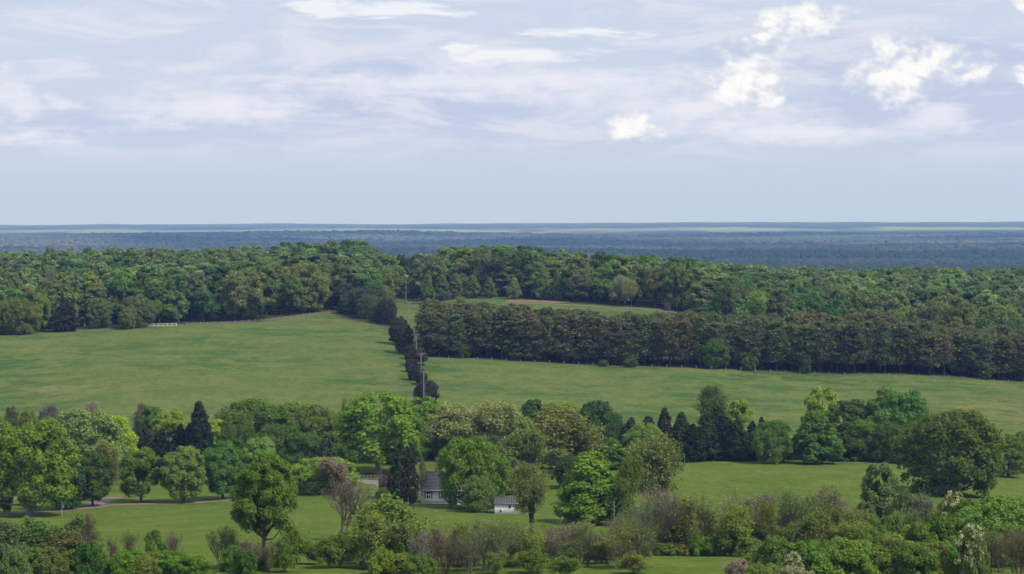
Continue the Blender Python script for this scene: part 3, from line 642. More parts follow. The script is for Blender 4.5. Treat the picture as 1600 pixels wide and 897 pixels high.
# ------------------------------------------------------------------ trees of the lawn and the belt behind it
T = [
 ('wide', 44, 657, 527, 140, 'gold', 'large spreading yellow-green tree with pale forked trunk at far left of the lawn', 'grey'),
 ('round', 97, 690, 545, 70, 'dark', 'dark shaded tree close behind the large yellow-green tree at far left', 'dark'),
 ('round', 2, 748, 540, 30, 'mid', 'small green tree cut off by the left edge beside the drive', 'brown'),
 ('lawn', 141, 705, 553, 56, 'middark', 'dark green lawn tree where the drive bends, left of the row', 'def'),
 ('lawn', 217, 699, 562, 62, 'mid', 'round lawn tree just right of the drive bend, leftmost of three alike', 'brown'),
 ('lawn', 284, 697, 560, 68, 'light', 'round light green lawn tree, middle of three beside the drive', 'brown'),
 ('lawn', 345, 689, 566, 62, 'mid2', 'round lawn tree, rightmost of three alike beside the drive', 'def'),
 ('round', 404, 684, 592, 74, 'light', 'pale green round crown peeping above the brown-topped near tree', 'def'),
 ('tall', -14, 655, 640, 90, 'mid', 'tall green tree at the left edge behind the spreading tree', 'def'),
 ('tall', 128, 640, 610, 112, 'silver', 'tall silvery green tree behind the lawn at left', 'def'),
 ('feather', 166, 690, 592, 50, 'olive', 'slim olive tree between the silvery tree and the yellow tree', 'def'),
 ('round', 181, 650, 628, 60, 'yel', 'bright yellow-green tree standing out in the left tree belt', 'def'),
 ('feather', 138, 629, 690, 30, 'tan', 'tan thin-leaved tree on the field edge left of the yellow tree', 'def'),
 ('feather', 75, 630, 690, 38, 'grey', 'grey-brown hazy tree on the field edge at far left', 'def'),
 ('feather', 21, 634, 700, 28, 'greyg', 'small grey-green tree on the field edge nearest the left side', 'def'),
 ('feather', 43, 640, 695, 28, 'oliveg', 'small olive tree on the field edge second from the left side', 'def'),
 ('tall', 62, 652, 660, 70, 'oliveg', 'olive green tree rising just behind the large spreading tree', 'def'),
 ('feather', 222, 630, 690, 26, 'brown', 'brownish thin tree top at the field edge left of the dark conifers', 'def'),
 ('tall', 236, 634, 668, 42, 'mid2', 'green tree behind the dark cedars at left', 'def'),
 ('round', 262, 639, 662, 58, 'yelgreen', 'light yellow-green tree behind the dark cedars at left', 'def'),
 ('cedar', 224, 664, 645, 44, 'cedarb', 'brownish black cedar at the left end of the dark clump', 'dark'),
 ('cedar', 250, 670, 640, 46, 'cedar', 'squat black-green cedar in the middle of the dark clump', 'dark'),
 ('cedar', 280, 662, 645, 44, 'cedar', 'black-green cedar touching the tall dark conifer from the left', 'dark'),
 ('spruce', 309, 627, 640, 58, 'cedar', 'tall pointed black-green conifer, darkest of the left belt', 'dark'),
 ('feather', 347, 631, 690, 46, 'pale', 'pale thin-leaved tree just right of the tall dark conifer', 'grey'),
 ('tall', 340, 655, 665, 38, 'yel', 'small bright yellow-green tree at the foot of the tall conifer', 'def'),
 ('tall', 391, 623, 668, 78, 'mid', 'tall green tree with a clumped crown right of the tall dark conifer', 'def'),
 ('round', 372, 664, 640, 60, 'middark', 'dark green tree below the clumped crown right of the conifer', 'def'),
 ('round', 430, 632, 664, 62, 'mid', 'green round-topped tree in the middle of the left half of the belt', 'def'),
 ('tall', 462, 628, 666, 62, 'light', 'lighter green tree crowding the round-topped one from the right', 'def'),
 ('tall', 488, 634, 655, 70, 'oliveg', 'olive green tree right of the broad green belt tree', 'def'),
 ('round', 432, 664, 635, 84, 'middark', 'dark green tree under the broad green belt tree', 'def'),
 ('tall', 474, 676, 612, 74, 'middark', 'dark leafy tree behind the brown-topped tree and left of the grey conifer', 'def'),
 ('spruce', 509, 678, 604, 44, 'blue', 'grey-green pointed conifer left of the big bright green tree', 'def'),
 ('airy', 541, 620, 690, 24, 'olive', 'twiggy thin-topped tree on the field edge left of the bright green tree', 'grey'),
 ('tall', 524, 645, 660, 56, 'mid', 'green tree between the grey conifer and the bright green tree', 'def'),
 ('stem', 590, 614, 618, 128, 'bright', 'big bright green tree with a bare pale trunk in the middle of the belt', 'pale'),
 ('round', 618, 640, 645, 84, 'bright2', 'bright green tree filling the right side behind the pale trunk', 'def'),
 ('tall', 664, 621, 672, 66, 'bright', 'bright yellow-topped green tree just below the last roadside cedar', 'def'),
 ('round', 650, 668, 650, 60, 'middark', 'dark green tree behind the house conifers', 'def'),
 ('feather', 724, 634, 652, 86, 'pale', 'large pale olive tree behind the house, left of two', 'grey'),
 ('feather', 764, 629, 656, 88, 'pale', 'large pale olive tree behind the house, right of two', 'grey'),
 ('tall', 706, 650, 660, 50, 'light', 'light green tree tucked left of the large pale olive tree', 'def'),
 ('tall', 795, 644, 672, 50, 'light', 'light green tree at the right flank of the large pale olive tree', 'def'),
 ('round', 812, 652, 662, 46, 'yelgreen', 'small yellow-green tree between the pale olive tree and the dark round one', 'def'),
 ('round', 832, 626, 694, 48, 'dark', 'small dark green tree on the field edge above the yellow-green one', 'def'),
 ('round', 861, 630, 690, 38, 'yelgreen', 'bright light green treetop between two dark field-edge trees', 'def'),
 ('feather', 893, 631, 690, 46, 'yelgreen', 'yellow-green feathery treetop left of the dark pair of crowns', 'def'),
 ('feather', 868, 640, 600, 118, 'olive', 'tall olive feathery tree behind the bright green cone tree', 'grey'),
 ('feather', 824, 672, 580, 90, 'olive', 'olive feathery tree left of the tall olive one, above the outbuilding', 'grey'),
 ('tall', 780, 682, 610, 62, 'blue', 'dark bluish green tree above the outbuilding roof', 'def'),
 ('round', 934, 629, 668, 72, 'dark', 'dark green dense tree, left of the pair against the pasture', 'def'),
 ('round', 965, 662, 650, 56, 'dark', 'dark green lower tree, right of the pair against the pasture', 'def'),
 ('round', 912, 680, 612, 62, 'mid2', 'rounded green tree directly above the bright green cone tree', 'def'),
 ('cone', 952, 686, 606, 54, 'mid2', 'rounded green tree right above the bright green cone tree', 'def'),
 ('round', 895, 712, 570, 60, 'dark', 'dark tree close behind the bright green cone tree', 'def'),
 ('tall', 790, 716, 560, 60, 'greyg', 'grey-green tree standing behind the outbuilding', 'def'),
 ('round', 504, 715, 568, 96, 'yelgreen', 'light yellow-brown tree behind the leafless brown tree', 'brown'),
 ('feather', 520, 716, 560, 60, 'pink', 'pinkish brown budding crown above the leafless brown tree', 'brown'),
 ('cedar', 624, 690, 548, 40, 'cedarg', 'tall dark conifer hiding the left end of the house', 'dark'),
 ('cedar', 638, 702, 532, 28, 'cedarb', 'dark brownish conifer in front of the house corner', 'dark'),
 ('airy', 655, 708, 526, 26, 'brown', 'slender grey leafless tree in front of the house wall', 'grey'),
 ('shrub', 602, 742, 548, 28, 'rust', 'reddish upright shrub beside the house drive', 'brown'),
 ('shrub', 598, 762, 540, 22, 'mid2', 'green low shrub at the foot of the reddish one', 'brown'),
 ('round', 735, 686, 522, 92, 'bright2', 'big rounded green tree hiding the right half of the house', 'def'),
 ('tall', 746, 744, 512, 48, 'oliveg', 'smaller olive green tree in front of the big rounded one', 'def'),
 ('feather', 829, 727, 456, 58, 'olive', 'pale feathery tree with a vine-wrapped dark trunk before the outbuilding', 'brown'),
 ('cone', 922, 709, 482, 102, 'bright', 'bright green cone-shaped leafy tree right of the outbuilding', 'brown'),
 ('feather', 986, 716, 478, 54, 'oliveg', 'olive thin tree with slanting trunk right of the bright cone tree', 'brown'),
 ('feather', 1010, 684, 488, 82, 'olive', 'tall yellowish feathery tree at the left end of the right field', 'grey'),
 ('cedar', 986, 654, 632, 48, 'cedarb', 'dark brownish cedar at the left end of the cedar row', 'dark'),
 ('cedar', 1012, 652, 640, 42, 'cedarb', 'dark cedar behind the light round tree in the cedar row', 'dark'),
 ('cedar', 1038, 639, 640, 34, 'cedarb', 'tallest pointed dark cedar left of the cedar row middle', 'dark'),
 ('cedar', 1064, 646, 632, 42, 'cedarg', 'dark green cedar in the row, third from its pointed neighbour on the left', 'dark'),
 ('cedar', 1082, 664, 626, 34, 'cedar', 'low black-green cedar between taller ones in the middle of the row', 'dark'),
 ('cedar', 1102, 650, 630, 44, 'cedarg', 'broad dark cedar below the round grey-olive treetop', 'dark'),
 ('cedar', 1128, 650, 632, 44, 'cedar', 'black-green cedar right below the grey-olive treetop', 'dark'),
 ('cedar', 1152, 656, 630, 44, 'cedarg', 'dark cedar below the yellow-green treetop', 'dark'),
 ('cedar', 1176, 660, 632, 34, 'cedar', 'dark cedar at the right end of the row beside the round green tree', 'dark'),
 ('spruce', 1190, 654, 650, 26, 'plum', 'small bluish dark conifer tip left of the round green tree', 'dark'),
 ('round', 1007, 663, 612, 62, 'light', 'round light green tree in front of the left cedars', 'brown'),
 ('feather', 1118, 605, 700, 52, 'greyg', 'round grey-olive treetop rising over the cedar row against the pasture', 'def'),
 ('tall', 1155, 627, 676, 48, 'yelgreen', 'yellow-green treetop rising over the right cedars', 'def'),
 ('round', 1210, 659, 622, 62, 'mid2', 'round green field-edge tree with a short pale trunk right of the cedars', 'grey'),
 ('cone', 1275, 646, 621, 70, 'mid2', 'green field-edge tree with a short pale trunk below the tall yellow-green crown', 'grey'),
 ('tall', 1285, 608, 665, 68, 'yelgreen', 'tall yellow-green crown standing highest in the right clump', 'def'),
 ('tall', 1328, 628, 648, 72, 'middark', 'dark green tree right of the tall yellow-green crown', 'def'),
 ('round', 1352, 660, 636, 70, 'mid', 'green tree low in the right clump with limbs showing', 'def'),
 ('wide', 1402, 611, 646, 112, 'mid2', 'large lobed green tree in the middle of the right clump', 'def'),
 ('round', 1395, 664, 632, 76, 'middark', 'dark green tree below the large lobed one in the right clump', 'def'),
 ('round', 1446, 648, 642, 66, 'mid', 'green tree at the right flank of the large lobed one', 'def'),
 ('round', 1502, 643, 650, 86, 'oliveg', 'light olive tree behind the big dark field tree', 'def'),
 ('round', 1487, 650, 556, 140, 'darkolive', 'big dark spreading tree standing alone in the right field', 'dark'),
 ('round', 1576, 682, 606, 50, 'oliveg', 'small olive round tree at the right edge behind the field', 'def'),
 ('round', 1606, 678, 622, 46, 'mid2', 'green tree cut off by the right edge behind the field', 'def'),
 ('tall', 1375, 727, 442, 66, 'sage', 'grey-green upright tree among the scrub below the right field', 'brown'),
 ('fan', 530, 740, 424, 104, 'brown', 'leafless brown tree with dark forking trunk left of the house', 'brown'),
 ('stem', 412, 709, 352, 92, 'mid', 'near tall tree with brownish top on a long dark trunk', 'brown'),
]
for t_ in T: tree(t_[0], t_[1], t_[2], t_[3], t_[4] * (1.12 if t_[0] in ('round', 'tall', 'cone', 'feather') else 1.05), t_[5], t_[6], bark=t_[7], group=None, var={590: 0, 412: 1}.get(t_[1]))
# dark vine round one trunk
x, y, z = at(829, 456)
v_ = thing('climbing_vine', (x, y, z), 'dark brown vine wrapped round the feathery tree trunk before the outbuilding', 'vine')
rng = np.random.RandomState(3); n = 1800; zz = rng.uniform(1.5, 8.5, n); rr = .45 + .35 * np.sin(zz * .9 + 1) ** 2
a_ = rng.uniform(0, 6.28, n); pos = np.stack([rr * np.cos(a_) * rng.uniform(.4, 1, n), rr * np.sin(a_) * rng.uniform(.4, 1, n), zz], 1)
lv, lq = leaves(pos, np.stack([np.cos(a_), np.sin(a_), a_ * 0], 1) + rng.randn(n, 3) * .5, rng.uniform(.12, .3, n), rng)
link('foliage', mesh_obj('vine', lv, [lq], M_LEAF), v_, color=(.055, .042, .03))
mbv = MB(); mbv.tube([[.25 * math.cos(k), .25 * math.sin(k), k * .9] for k in np.linspace(0, 9, 24)], .06, 5)
link('stem', mbv.mesh('vine_stem', M_BARK), v_, color=BARK['dark'])

# ------------------------------------------------------------------ scrub at the bottom of the picture
R0.seed(11)
ONES = 'zero first second third fourth fifth sixth seventh eighth ninth tenth eleventh twelfth thirteenth fourteenth fifteenth sixteenth seventeenth eighteenth nineteenth twentieth'.split()
def nth(i):
    i += 1
    if i <= 20: return ONES[i]
    t, u = divmod(i, 10); tens = {2: 'twent', 3: 'thirt', 4: 'fort', 5: 'fift', 6: 'sixt'}[t]
    return tens + 'ieth' if u == 0 else tens + 'y-' + ONES[u]
def scrub(kind, n, x0, x1, d0, d1, t0, t1, w0, w1, cols, label, group, bark='def', name=None, cat=None):
    for i in range(n):
        px = x0 + (x1 - x0) * (i + R0.uniform(.1, .9)) / n
        tree(kind, px, R0.uniform(t0, t1), R0.uniform(d0, d1), R0.uniform(w0, w1), R0.choice(cols), label + ', ' + nth(i) + ' from left', group, bark, name=name, cat=cat, jit=.15)
R0.seed(8)
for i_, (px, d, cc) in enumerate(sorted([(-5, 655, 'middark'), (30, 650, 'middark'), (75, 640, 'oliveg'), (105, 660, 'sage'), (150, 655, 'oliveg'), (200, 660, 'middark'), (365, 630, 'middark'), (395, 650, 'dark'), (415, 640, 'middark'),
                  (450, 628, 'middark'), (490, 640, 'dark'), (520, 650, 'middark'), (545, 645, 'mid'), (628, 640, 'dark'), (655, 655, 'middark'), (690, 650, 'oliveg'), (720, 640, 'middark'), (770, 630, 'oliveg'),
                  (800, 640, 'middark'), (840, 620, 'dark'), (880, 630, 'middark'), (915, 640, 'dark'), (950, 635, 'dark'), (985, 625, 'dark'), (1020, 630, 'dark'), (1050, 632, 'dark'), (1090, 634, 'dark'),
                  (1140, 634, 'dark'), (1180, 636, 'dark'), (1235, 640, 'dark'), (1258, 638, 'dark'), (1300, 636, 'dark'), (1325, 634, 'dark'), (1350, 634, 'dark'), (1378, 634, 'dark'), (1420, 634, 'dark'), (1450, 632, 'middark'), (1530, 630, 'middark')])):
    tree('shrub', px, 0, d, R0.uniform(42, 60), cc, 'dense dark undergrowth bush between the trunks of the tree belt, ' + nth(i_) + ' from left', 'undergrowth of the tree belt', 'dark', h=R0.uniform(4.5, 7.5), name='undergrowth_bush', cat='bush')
R0.seed(11)
# bottom left
scrub('thicket', 8, -20, 135, 366, 396, 806, 832, 66, 92, ['oliveg', 'sage', 'greyg'], 'hazy olive thicket in the bottom left corner above the red track', 'olive thickets at the bottom left', 'brown')
scrub('shrub', 9, -10, 150, 332, 356, 846, 868, 50, 72, ['oliveg', 'sage', 'middark'], 'low olive shrub along the bottom edge below the red track', 'low shrubs at the bottom left', 'brown')
tree('bare', 133, 800, 356, 44, 'rust', 'tall reddish leafless sapling beside the olive bushes at bottom left', None, 'brown', 0)
tree('bare', 167, 838, 352, 38, 'rust', 'shorter reddish leafless sapling right of the tall one', None, 'brown', 1)
tree('scrubby', 200, 826, 376, 40, 'oliveg', 'faint greenish twiggy clump on the lawn right of the reddish saplings', None, 'brown', 2)
tree('scrubby', 268, 828, 364, 40, 'brown', 'brown twiggy clump right of the bright green bush', None, 'brown', 2)
tree('tall', 238, 828, 350, 36, 'mid', 'small upright green tree above the bright bushes at bottom left', None, 'brown')
scrub('shrub', 6, 185, 305, 328, 350, 846, 870, 60, 80, ['shrub', 'bright2', 'mid'], 'bright green bush at the bottom edge left of the near tall tree', 'bright bushes at the bottom edge', 'brown')
# bottom, left of centre
scrub('shrub', 3, 355, 400, 338, 350, 846, 866, 36, 48, ['middark', 'mid'], 'small dark green bush beside the trunk of the near tall tree', 'bushes by the near trunk', 'brown')
scrub('scrubby', 5, 340, 440, 345, 370, 822, 846, 42, 60, ['oliveg', 'brown'], 'thin brownish twiggy clump around the long dark trunk', 'twiggy clumps by the near trunk', 'brown')
tree('thicket', 464, 826, 362, 66, 'shrub', 'bright green vase-shaped thicket right of the long dark trunk', None, 'brown', 0)
tree('thicket', 440, 850, 345, 50, 'mid', 'green thicket low beside the vase-shaped one', None, 'brown', 1)
scrub('thicket', 5, 490, 575, 340, 366, 832, 856, 44, 60, ['budgreen', 'oliveg'], 'green budding thicket at the bottom beside the wide budding tree', 'green thickets at the bottom', 'brown')
tree('thicket', 606, 780, 362, 118, 'budgreen', 'wide yellow-green budding tree at the bottom left of centre', None, 'brown', 1)
tree('thicket', 584, 806, 352, 76, 'olive', 'olive budding thicket crowding the wide yellow-green tree', None, 'brown', 2)
tree('thicket', 636, 816, 350, 64, 'olive', 'olive budding thicket at the right of the wide yellow-green tree', None, 'brown', 3)
scrub('shrub', 4, 590, 670, 335, 348, 848, 870, 48, 64, ['middark', 'mid', 'shrub'], 'green bush under the wide yellow-green budding tree', 'bushes under the budding tree', 'brown')
tree('scrubby', 676, 822, 350, 76, 'rust', 'dark reddish twiggy thicket at the bottom below the house', None, 'brown', 3)
tree('scrubby', 694, 840, 340, 56, 'rust', 'smaller dark reddish twiggy thicket right of the larger one', None, 'brown', 0)
tree('sapling', 655, 830, 338, 40, 'grey', 'pale-stemmed sapling in front of the dark reddish twiggy thicket', None, 'white', 1)
scrub('scrubby', 20, 695, 1000, 340, 374, 806, 842, 48, 72, ['brown', 'oliveg', 'budgreen', 'pink'], 'leafless brown twiggy clump in the thicket along the bottom centre', 'twiggy clumps along the bottom centre', 'twig')
scrub('sapling', 14, 700, 1000, 336, 366, 814, 850, 40, 58, ['budgreen', 'oliveg', 'olive'], 'slender budding sapling in the thicket along the bottom centre', 'saplings along the bottom centre', 'brown')
scrub('thicket', 7, 690, 1000, 334, 356, 856, 876, 40, 56, ['oliveg', 'budgreen', 'mid'], 'low green undergrowth among the bottom centre saplings', 'undergrowth at the bottom centre', 'brown')
# right of centre thicket
scrub('scrubby', 24, 960, 1335, 384, 432, 756, 812, 46, 84, ['brown', 'pink', 'oliveg', 'brown'], 'leafless brownish thicket below the right field', 'leafless thickets below the right field', 'twig')
scrub('thicket', 9, 950, 1215, 376, 408, 794, 830, 50, 72, ['olive', 'oliveg', 'budgreen', 'oliveg'], 'olive budding thicket below the right field beyond the bright cone tree', 'budding thickets in the right scrub', 'brown')
scrub('shrub', 11, 960, 1225, 368, 386, 838, 858, 40, 58, ['mid', 'oliveg', 'shrub'], 'green bush at the foot of the right thicket above the grass bank', 'bushes above the grass bank', 'brown')
scrub('thicket', 5, 1215, 1345, 378, 398, 800, 830, 50, 70, ['oliveg', 'greyg', 'olive'], 'greyish green thicket behind the bottom right hedge', 'greyish thickets behind the hedge', 'brown')
scrub('sapling', 8, 1320, 1480, 400, 432, 786, 808, 32, 46, ['brown', 'olive', 'oliveg'], 'thin sapling before the right field beside the grey-green upright tree', 'saplings before the right field', 'grey')
scrub('sapling', 14, 965, 1340, 374, 420, 772, 822, 38, 56, ['budgreen', 'olive', 'oliveg'], 'slim budding sapling among the leafless thickets below the right field', 'saplings among the right thickets', 'brown')
tree('bare', 1300, 760, 404, 78, 'pink', 'larger leafless pinkish-grey tree with dark trunk before the right field', None, 'dark', 1)
tree('tall', 1268, 780, 410, 38, 'mid', 'small green tree left of the leafless pinkish-grey tree', None, 'brown')
tree('tall', 1352, 786, 436, 36, 'sage', 'narrow grey-green tree crowding the left of the upright grey-green one', None, 'brown')
scrub('thicket', 4, 1398, 1455, 418, 440, 770, 790, 44, 58, ['greyg', 'grey'], 'greyish budding thicket between the upright tree and the white blossom', 'greyish thickets by the blossom', 'grey')
# bottom right
scrub('shrub', 18, 1180, 1500, 316, 344, 836, 862, 64, 96, ['shrub', 'budgreen', 'oliveg', 'mid'], 'leafy green bush in the hedge along the bottom right', 'hedge bushes at the bottom right', 'brown')
scrub('shrub', 9, 1340, 1510, 345, 364, 808, 836, 60, 84, ['mid', 'shrub', 'middark'], 'taller green bush behind the bottom right hedge', 'taller bushes behind the hedge', 'brown')
scrub('round', 5, 1505, 1620, 348, 374, 780, 800, 80, 104, ['mid', 'shrub', 'light'], 'leafy tree on brown stems in the bottom right corner', 'leafy trees in the bottom right corner', 'brown')
scrub('scrubby', 6, 1530, 1615, 326, 345, 815, 836, 46, 64, ['brown', 'oliveg'], 'brown-stemmed twiggy clump at the bottom right edge', 'twiggy clumps at the bottom right', 'brown')
scrub('shrub', 4, 1140, 1245, 304, 314, 878, 890, 54, 74, ['tan', 'oliveg'], 'pale tan-tipped shrub at the lower edge below the grass bank', 'pale shrubs at the lower edge', 'brown')
def blossom(px, top, d, wpx, label):
    o = tree('shrub', px, top, d, wpx, 'oliveg', label, None, 'brown', 1, 'blossoming_shrub', 'shrub')
    pos, nrm, sz, c, rcl, rng = crown(int(px), 'shrub', 5., 3.4, 1.0, 70, 2200, .17, rc=(.16, .3), up=1.2, inner=.75)
    lv, lq = leaves(pos, nrm, sz, rng); link('blossom', mesh_obj('blossom', lv, [lq], M_LEAF), o, color=COL['blossom'])
blossom(1492, 776, 366, 66, 'bush topped with cream white blossom under the big dark field tree')
blossom(1520, 828, 322, 54, 'near bush covered in cream white blossom in the bottom right')
blossom(1240, 868, 312, 40, 'low bush with sparse pale blossom at the lower edge of the hedge')

# ------------------------------------------------------------------ cedars along the power line
R0.seed(21)
for i, (px, top, d, wp, cc, lb) in enumerate([
    (666, 595, 782, 44, 'plum', 'dark cedar nearest on the power line, just above the tree belt'),
    (648, 570, 845, 28, 'plum', 'dark cedar second up the power line from the tree belt'),
    (650, 546, 886, 36, 'plum', 'dark cedar third up the power line from the tree belt'),
    (657, 578, 835, 20, 'cedarb', 'small brownish bush tree between the second and first power line cedars'),
    (640, 561, 868, 20, 'plum', 'low dark cedar left of the third one on the power line'),
    (642, 538, 905, 24, 'plum', 'dark cedar between the third one and the brightest pole'),
    (628, 398, 1285, 26, 'dark', 'dark tree closing the left of the gap at the end of the cut'),
    (640, 404, 1300, 26, 'dark', 'dark tree in the middle of the gap at the end of the cut'),
    (650, 399, 1290, 26, 'dark', 'dark tree closing the right of the gap at the end of the cut'),
    (631, 506, 922, 30, 'plum', 'tall dark cedar left of the brightest power pole'),
    (621, 494, 950, 30, 'plum', 'dark cedar beside the lower tip of the plum-dark grove'),
    (660, 522, 916, 18, 'mid2', 'narrow green tree at the corner of the pine stand')]):
    tree('round' if cc != 'mid2' else 'tall', px, top, d, wp, cc, lb, None, 'dark', name='cedar_tree' if cc not in ('mid2', 'dark') else None, cat='conifer' if cc not in ('mid2', 'dark') else None)
for i, f in enumerate(sorted(R0.random() for _ in range(24))):
    px = 534 + 70 * f; d = 1005 + (640 - px) * .72 + R0.uniform(0, 46)
    tree('round' if i % 3 else 'cedar', px, 0, d, R0.uniform(30, 42), R0.choice(['plum', 'plum', 'cedarg', 'blue']), 'dark plum-green tree in the grove left of the power line, ' + nth(i) + ' from left', 'dark grove left of the power line', 'dark', h=R0.uniform(9, 14), name='grove_tree')
for px, top, d, wp, lb in ((575, 430, 1110, 46, 'light green rounded tree above the dark grove'), (594, 446, 1100, 36, 'olive rounded tree at the right of the light one above the grove'), (556, 446, 1105, 36, 'olive tree at the left of the light one above the grove')):
    tree('round', px, top, d, wp, 'oliveg' if wp < 40 else 'sage', lb, None, 'dark')

# ------------------------------------------------------------------ pine stand
R0.seed(31)
npine = 0
for row in range(5):
    px = 667 + R0.uniform(0, 8); nrow = 0
    while px < 1625:
        d = float(np.interp(px, *PINE0)) + 3 + row * 8.5 + R0.uniform(-3, 3)
        if npine < 295:
            hgt = R0.uniform(16.2, 20.8) * (1 if px < 1450 else .93)
            tree('pine', px, 0, d, R0.uniform(33, 47), R0.choice(['pine', 'pine', (.036, .043, .023), (.048, .047, .025), (.038, .047, .024)]),
                 ('front-row pine of the dark stand across the pasture, ' + nth(nrow) + ' from left' if row == 0 else 'dark pine behind the front row of the stand across the pasture'),
                 'pines in the front row' if row == 0 else 'pines behind the front row', 'pinebark', h=hgt)
            npine += 1; nrow += 1
        px += R0.uniform(18, 28)
for px, top, d, wp, cc, lb in ((1118, 530, 903, 58, 'middark', 'bright green broadleaf tree at the foot of the pine stand'), (985, 560, 900, 26, 'middark', 'small green bush tree low in front of the pines'),
                              (942, 563, 902, 20, 'middark', 'small green bush before the tallest pale pine trunk'), (1170, 556, 899, 26, 'middark', 'green sapling right of the broadleaf tree before the pines'),
                              (1258, 563, 897, 20, 'dark', 'low green tree in the shade of the right pines'), (1540, 568, 897, 22, 'greyg', 'small grey-green tree near the right end of the pines'),
                              (725, 538, 916, 26, 'middark', 'dark green bush at the left end of the pine stand')):
    tree('round', px, top, d, wp, cc, lb, None, 'brown')

# ------------------------------------------------------------------ ridge woods
R0.seed(41)
FCOL = [(.080, .116, .030), (.030, .054, .020), (.068, .088, .036), (.046, .082, .022), (.056, .094, .024), (.066, .098, .028), (.040, .070, .022), (.074, .100, .032), (.050, .076, .028), (.062, .080, .034)]
pts = []
sp = 10.2
y_ = 980.0
while y_ < 1680:
    x_ = wx(-60, y_)
    while x_ < wx(1660, y_):
        xx, yy = x_ + R0.uniform(-4.4, 4.4), y_ + R0.uniform(-4.4, 4.4); px = 800 + F * xx / yy
        e = float(wood_edge(px)) + 3
        lim = 1560 if px < 800 else 1660
        if yy > e and yy < lim and not (abs(px - 640) < (36 if yy < 1110 else 31 if yy < 1215 else 18)): pts.append((yy - e, px, yy, xx))
        x_ += sp * (1 if yy < 1350 else 1.1)
    y_ += sp * (1 if y_ < 1350 else 1.25)
FCOL = [tuple(v * 1.18 for v in c) for c in FCOL]
pts.sort()
def fheight(px, d): return R0.uniform(13.5, 23.5)
NIND = 290
for k, (q, px, d, xx) in enumerate(pts[:NIND]):
    if px < 640: lb, gr = 'tree fronting the ridge wood left of the power line', 'front trees of the left ridge wood'
    elif px < 1075: lb, gr = 'tree fronting the wood above the hilltop meadow', 'front trees above the hilltop meadow'
    else: lb, gr = 'broadleaf tree close behind the pine stand', 'front trees behind the pine stand'
    ci = R0.randrange(len(FCOL)); cw = ['yellow-green', 'dark green', 'olive', 'mid green', 'fresh green', 'light green', 'deep green', 'pale olive', 'dull green', 'grey-green'][ci]
    h = fheight(px, d) * (0.62 if R0.random() < .22 and q < 12 else 1)
    tree('forest' if R0.random() < .82 else 'forest_thin', px, 0, d, R0.uniform(32, 54) * (.75 if h < 13 else 1), FCOL[ci], ('tall ' if h > 20 else 'low ' if h < 14 else 'medium ') + cw + ' ' + lb, gr, 'grey' if R0.random() < .3 else 'def', h=h, jit=.16)
# singled-out trees of the ridge
for kd, px, top, d, wp, cc, lb, bk in (
    ('bare', 82, 412, 1012, 46, 'brown', 'leafless grey-brown tree at the left front of the ridge wood', 'grey'),
    ('bare', 765, 392, 1185, 50, 'grey', 'pale leafless tree with spreading white limbs right of the power line cut', 'white'),
    ('cedar', 100, 468, 996, 46, 'plum', 'dark purple-green evergreen at the left pasture edge', 'dark'),
    ('round', 156, 465, 1004, 38, 'sage', 'round grey-green tree alone at the left pasture edge', 'dark'),
    ('round', 214, 461, 1004, 56, 'sage', 'broad grey-green tree at the pasture edge behind the smaller one', 'brown'),
    ('round', 198, 480, 996, 34, 'oliveg', 'small rounded tree on bare ground beside the white fence', 'brown'),
    ('round', 28, 464, 990, 66, 'oliveg', 'yellowish green tree at the left end of the pasture edge', 'dark'),
    ('round', -8, 468, 988, 50, 'oliveg', 'yellowish green tree cut off by the left edge at the pasture', 'dark'),
    ('round', 62, 456, 1000, 30, 'light', 'small light green tree behind the dark evergreen at left', 'dark'),
    ('cedar', 394, 455, 1046, 34, 'cedarg', 'dark pointed conifer at the pasture fence on the ridge', 'dark'),
    ('round', 478, 412, 1085, 66, 'olive', 'brownish olive round tree standing out of the left ridge wood', 'dark'),
    ('feather', 965, 432, 1100, 38, 'tan', 'tan-green airy tree by the ridge lane', 'grey'),
    ('feather', 987, 438, 1088, 34, 'pale', 'pale thin tree by the ridge lane, right of the tan one', 'grey'),
    ('shrub', 1042, 474, 1066, 14, 'rust', 'small red-leaved shrub at the end of the ridge lane', 'brown'),
    ('cone', 668, 428, 1160, 24, 'sage', 'young pale green tree at the left end of the row by the meadow', 'grey'),
    ('cone', 690, 430, 1165, 28, 'sage', 'young pale green tree second in the row by the meadow', 'grey'),
    ('cone', 712, 428, 1168, 28, 'sage', 'young pale green tree third in the row by the meadow', 'grey'),
    ('cone', 738, 430, 1168, 28, 'sage', 'young pale green tree fourth in the row by the meadow', 'grey'),
    ('cone', 764, 434, 1166, 24, 'sage', 'young pale green tree fifth in the row by the meadow', 'grey'),
    ('cone', 803, 434, 1162, 22, 'silver', 'small silvery round tree with a bare stem on the meadow edge', 'grey'),
    ('cone', 848, 424, 1158, 26, 'sage', 'taller young green tree on the meadow edge right of the silvery one', 'grey'),
    ('cone', 871, 422, 1150, 18, 'sage', 'narrow young green tree at the right of the meadow-edge row', 'grey'),
    ('tall', 1560, 480, 985, 80, 'light', 'light green tree rising behind the right end of the pines', 'def'),
    ('tall', 1500, 468, 985, 56, 'oliveg', 'olive green tree behind the pines left of the light one', 'def'),
    ('round', 1590, 500, 975, 50, 'mid2', 'green tree behind the pines at the right picture edge', 'def'),
    ('feather', 720, 465, 960, 36, 'olive', 'olive round tree peeping over the left pines', 'def')):
    tree(kd, px, top, d, wp, cc, lb, None, bk)

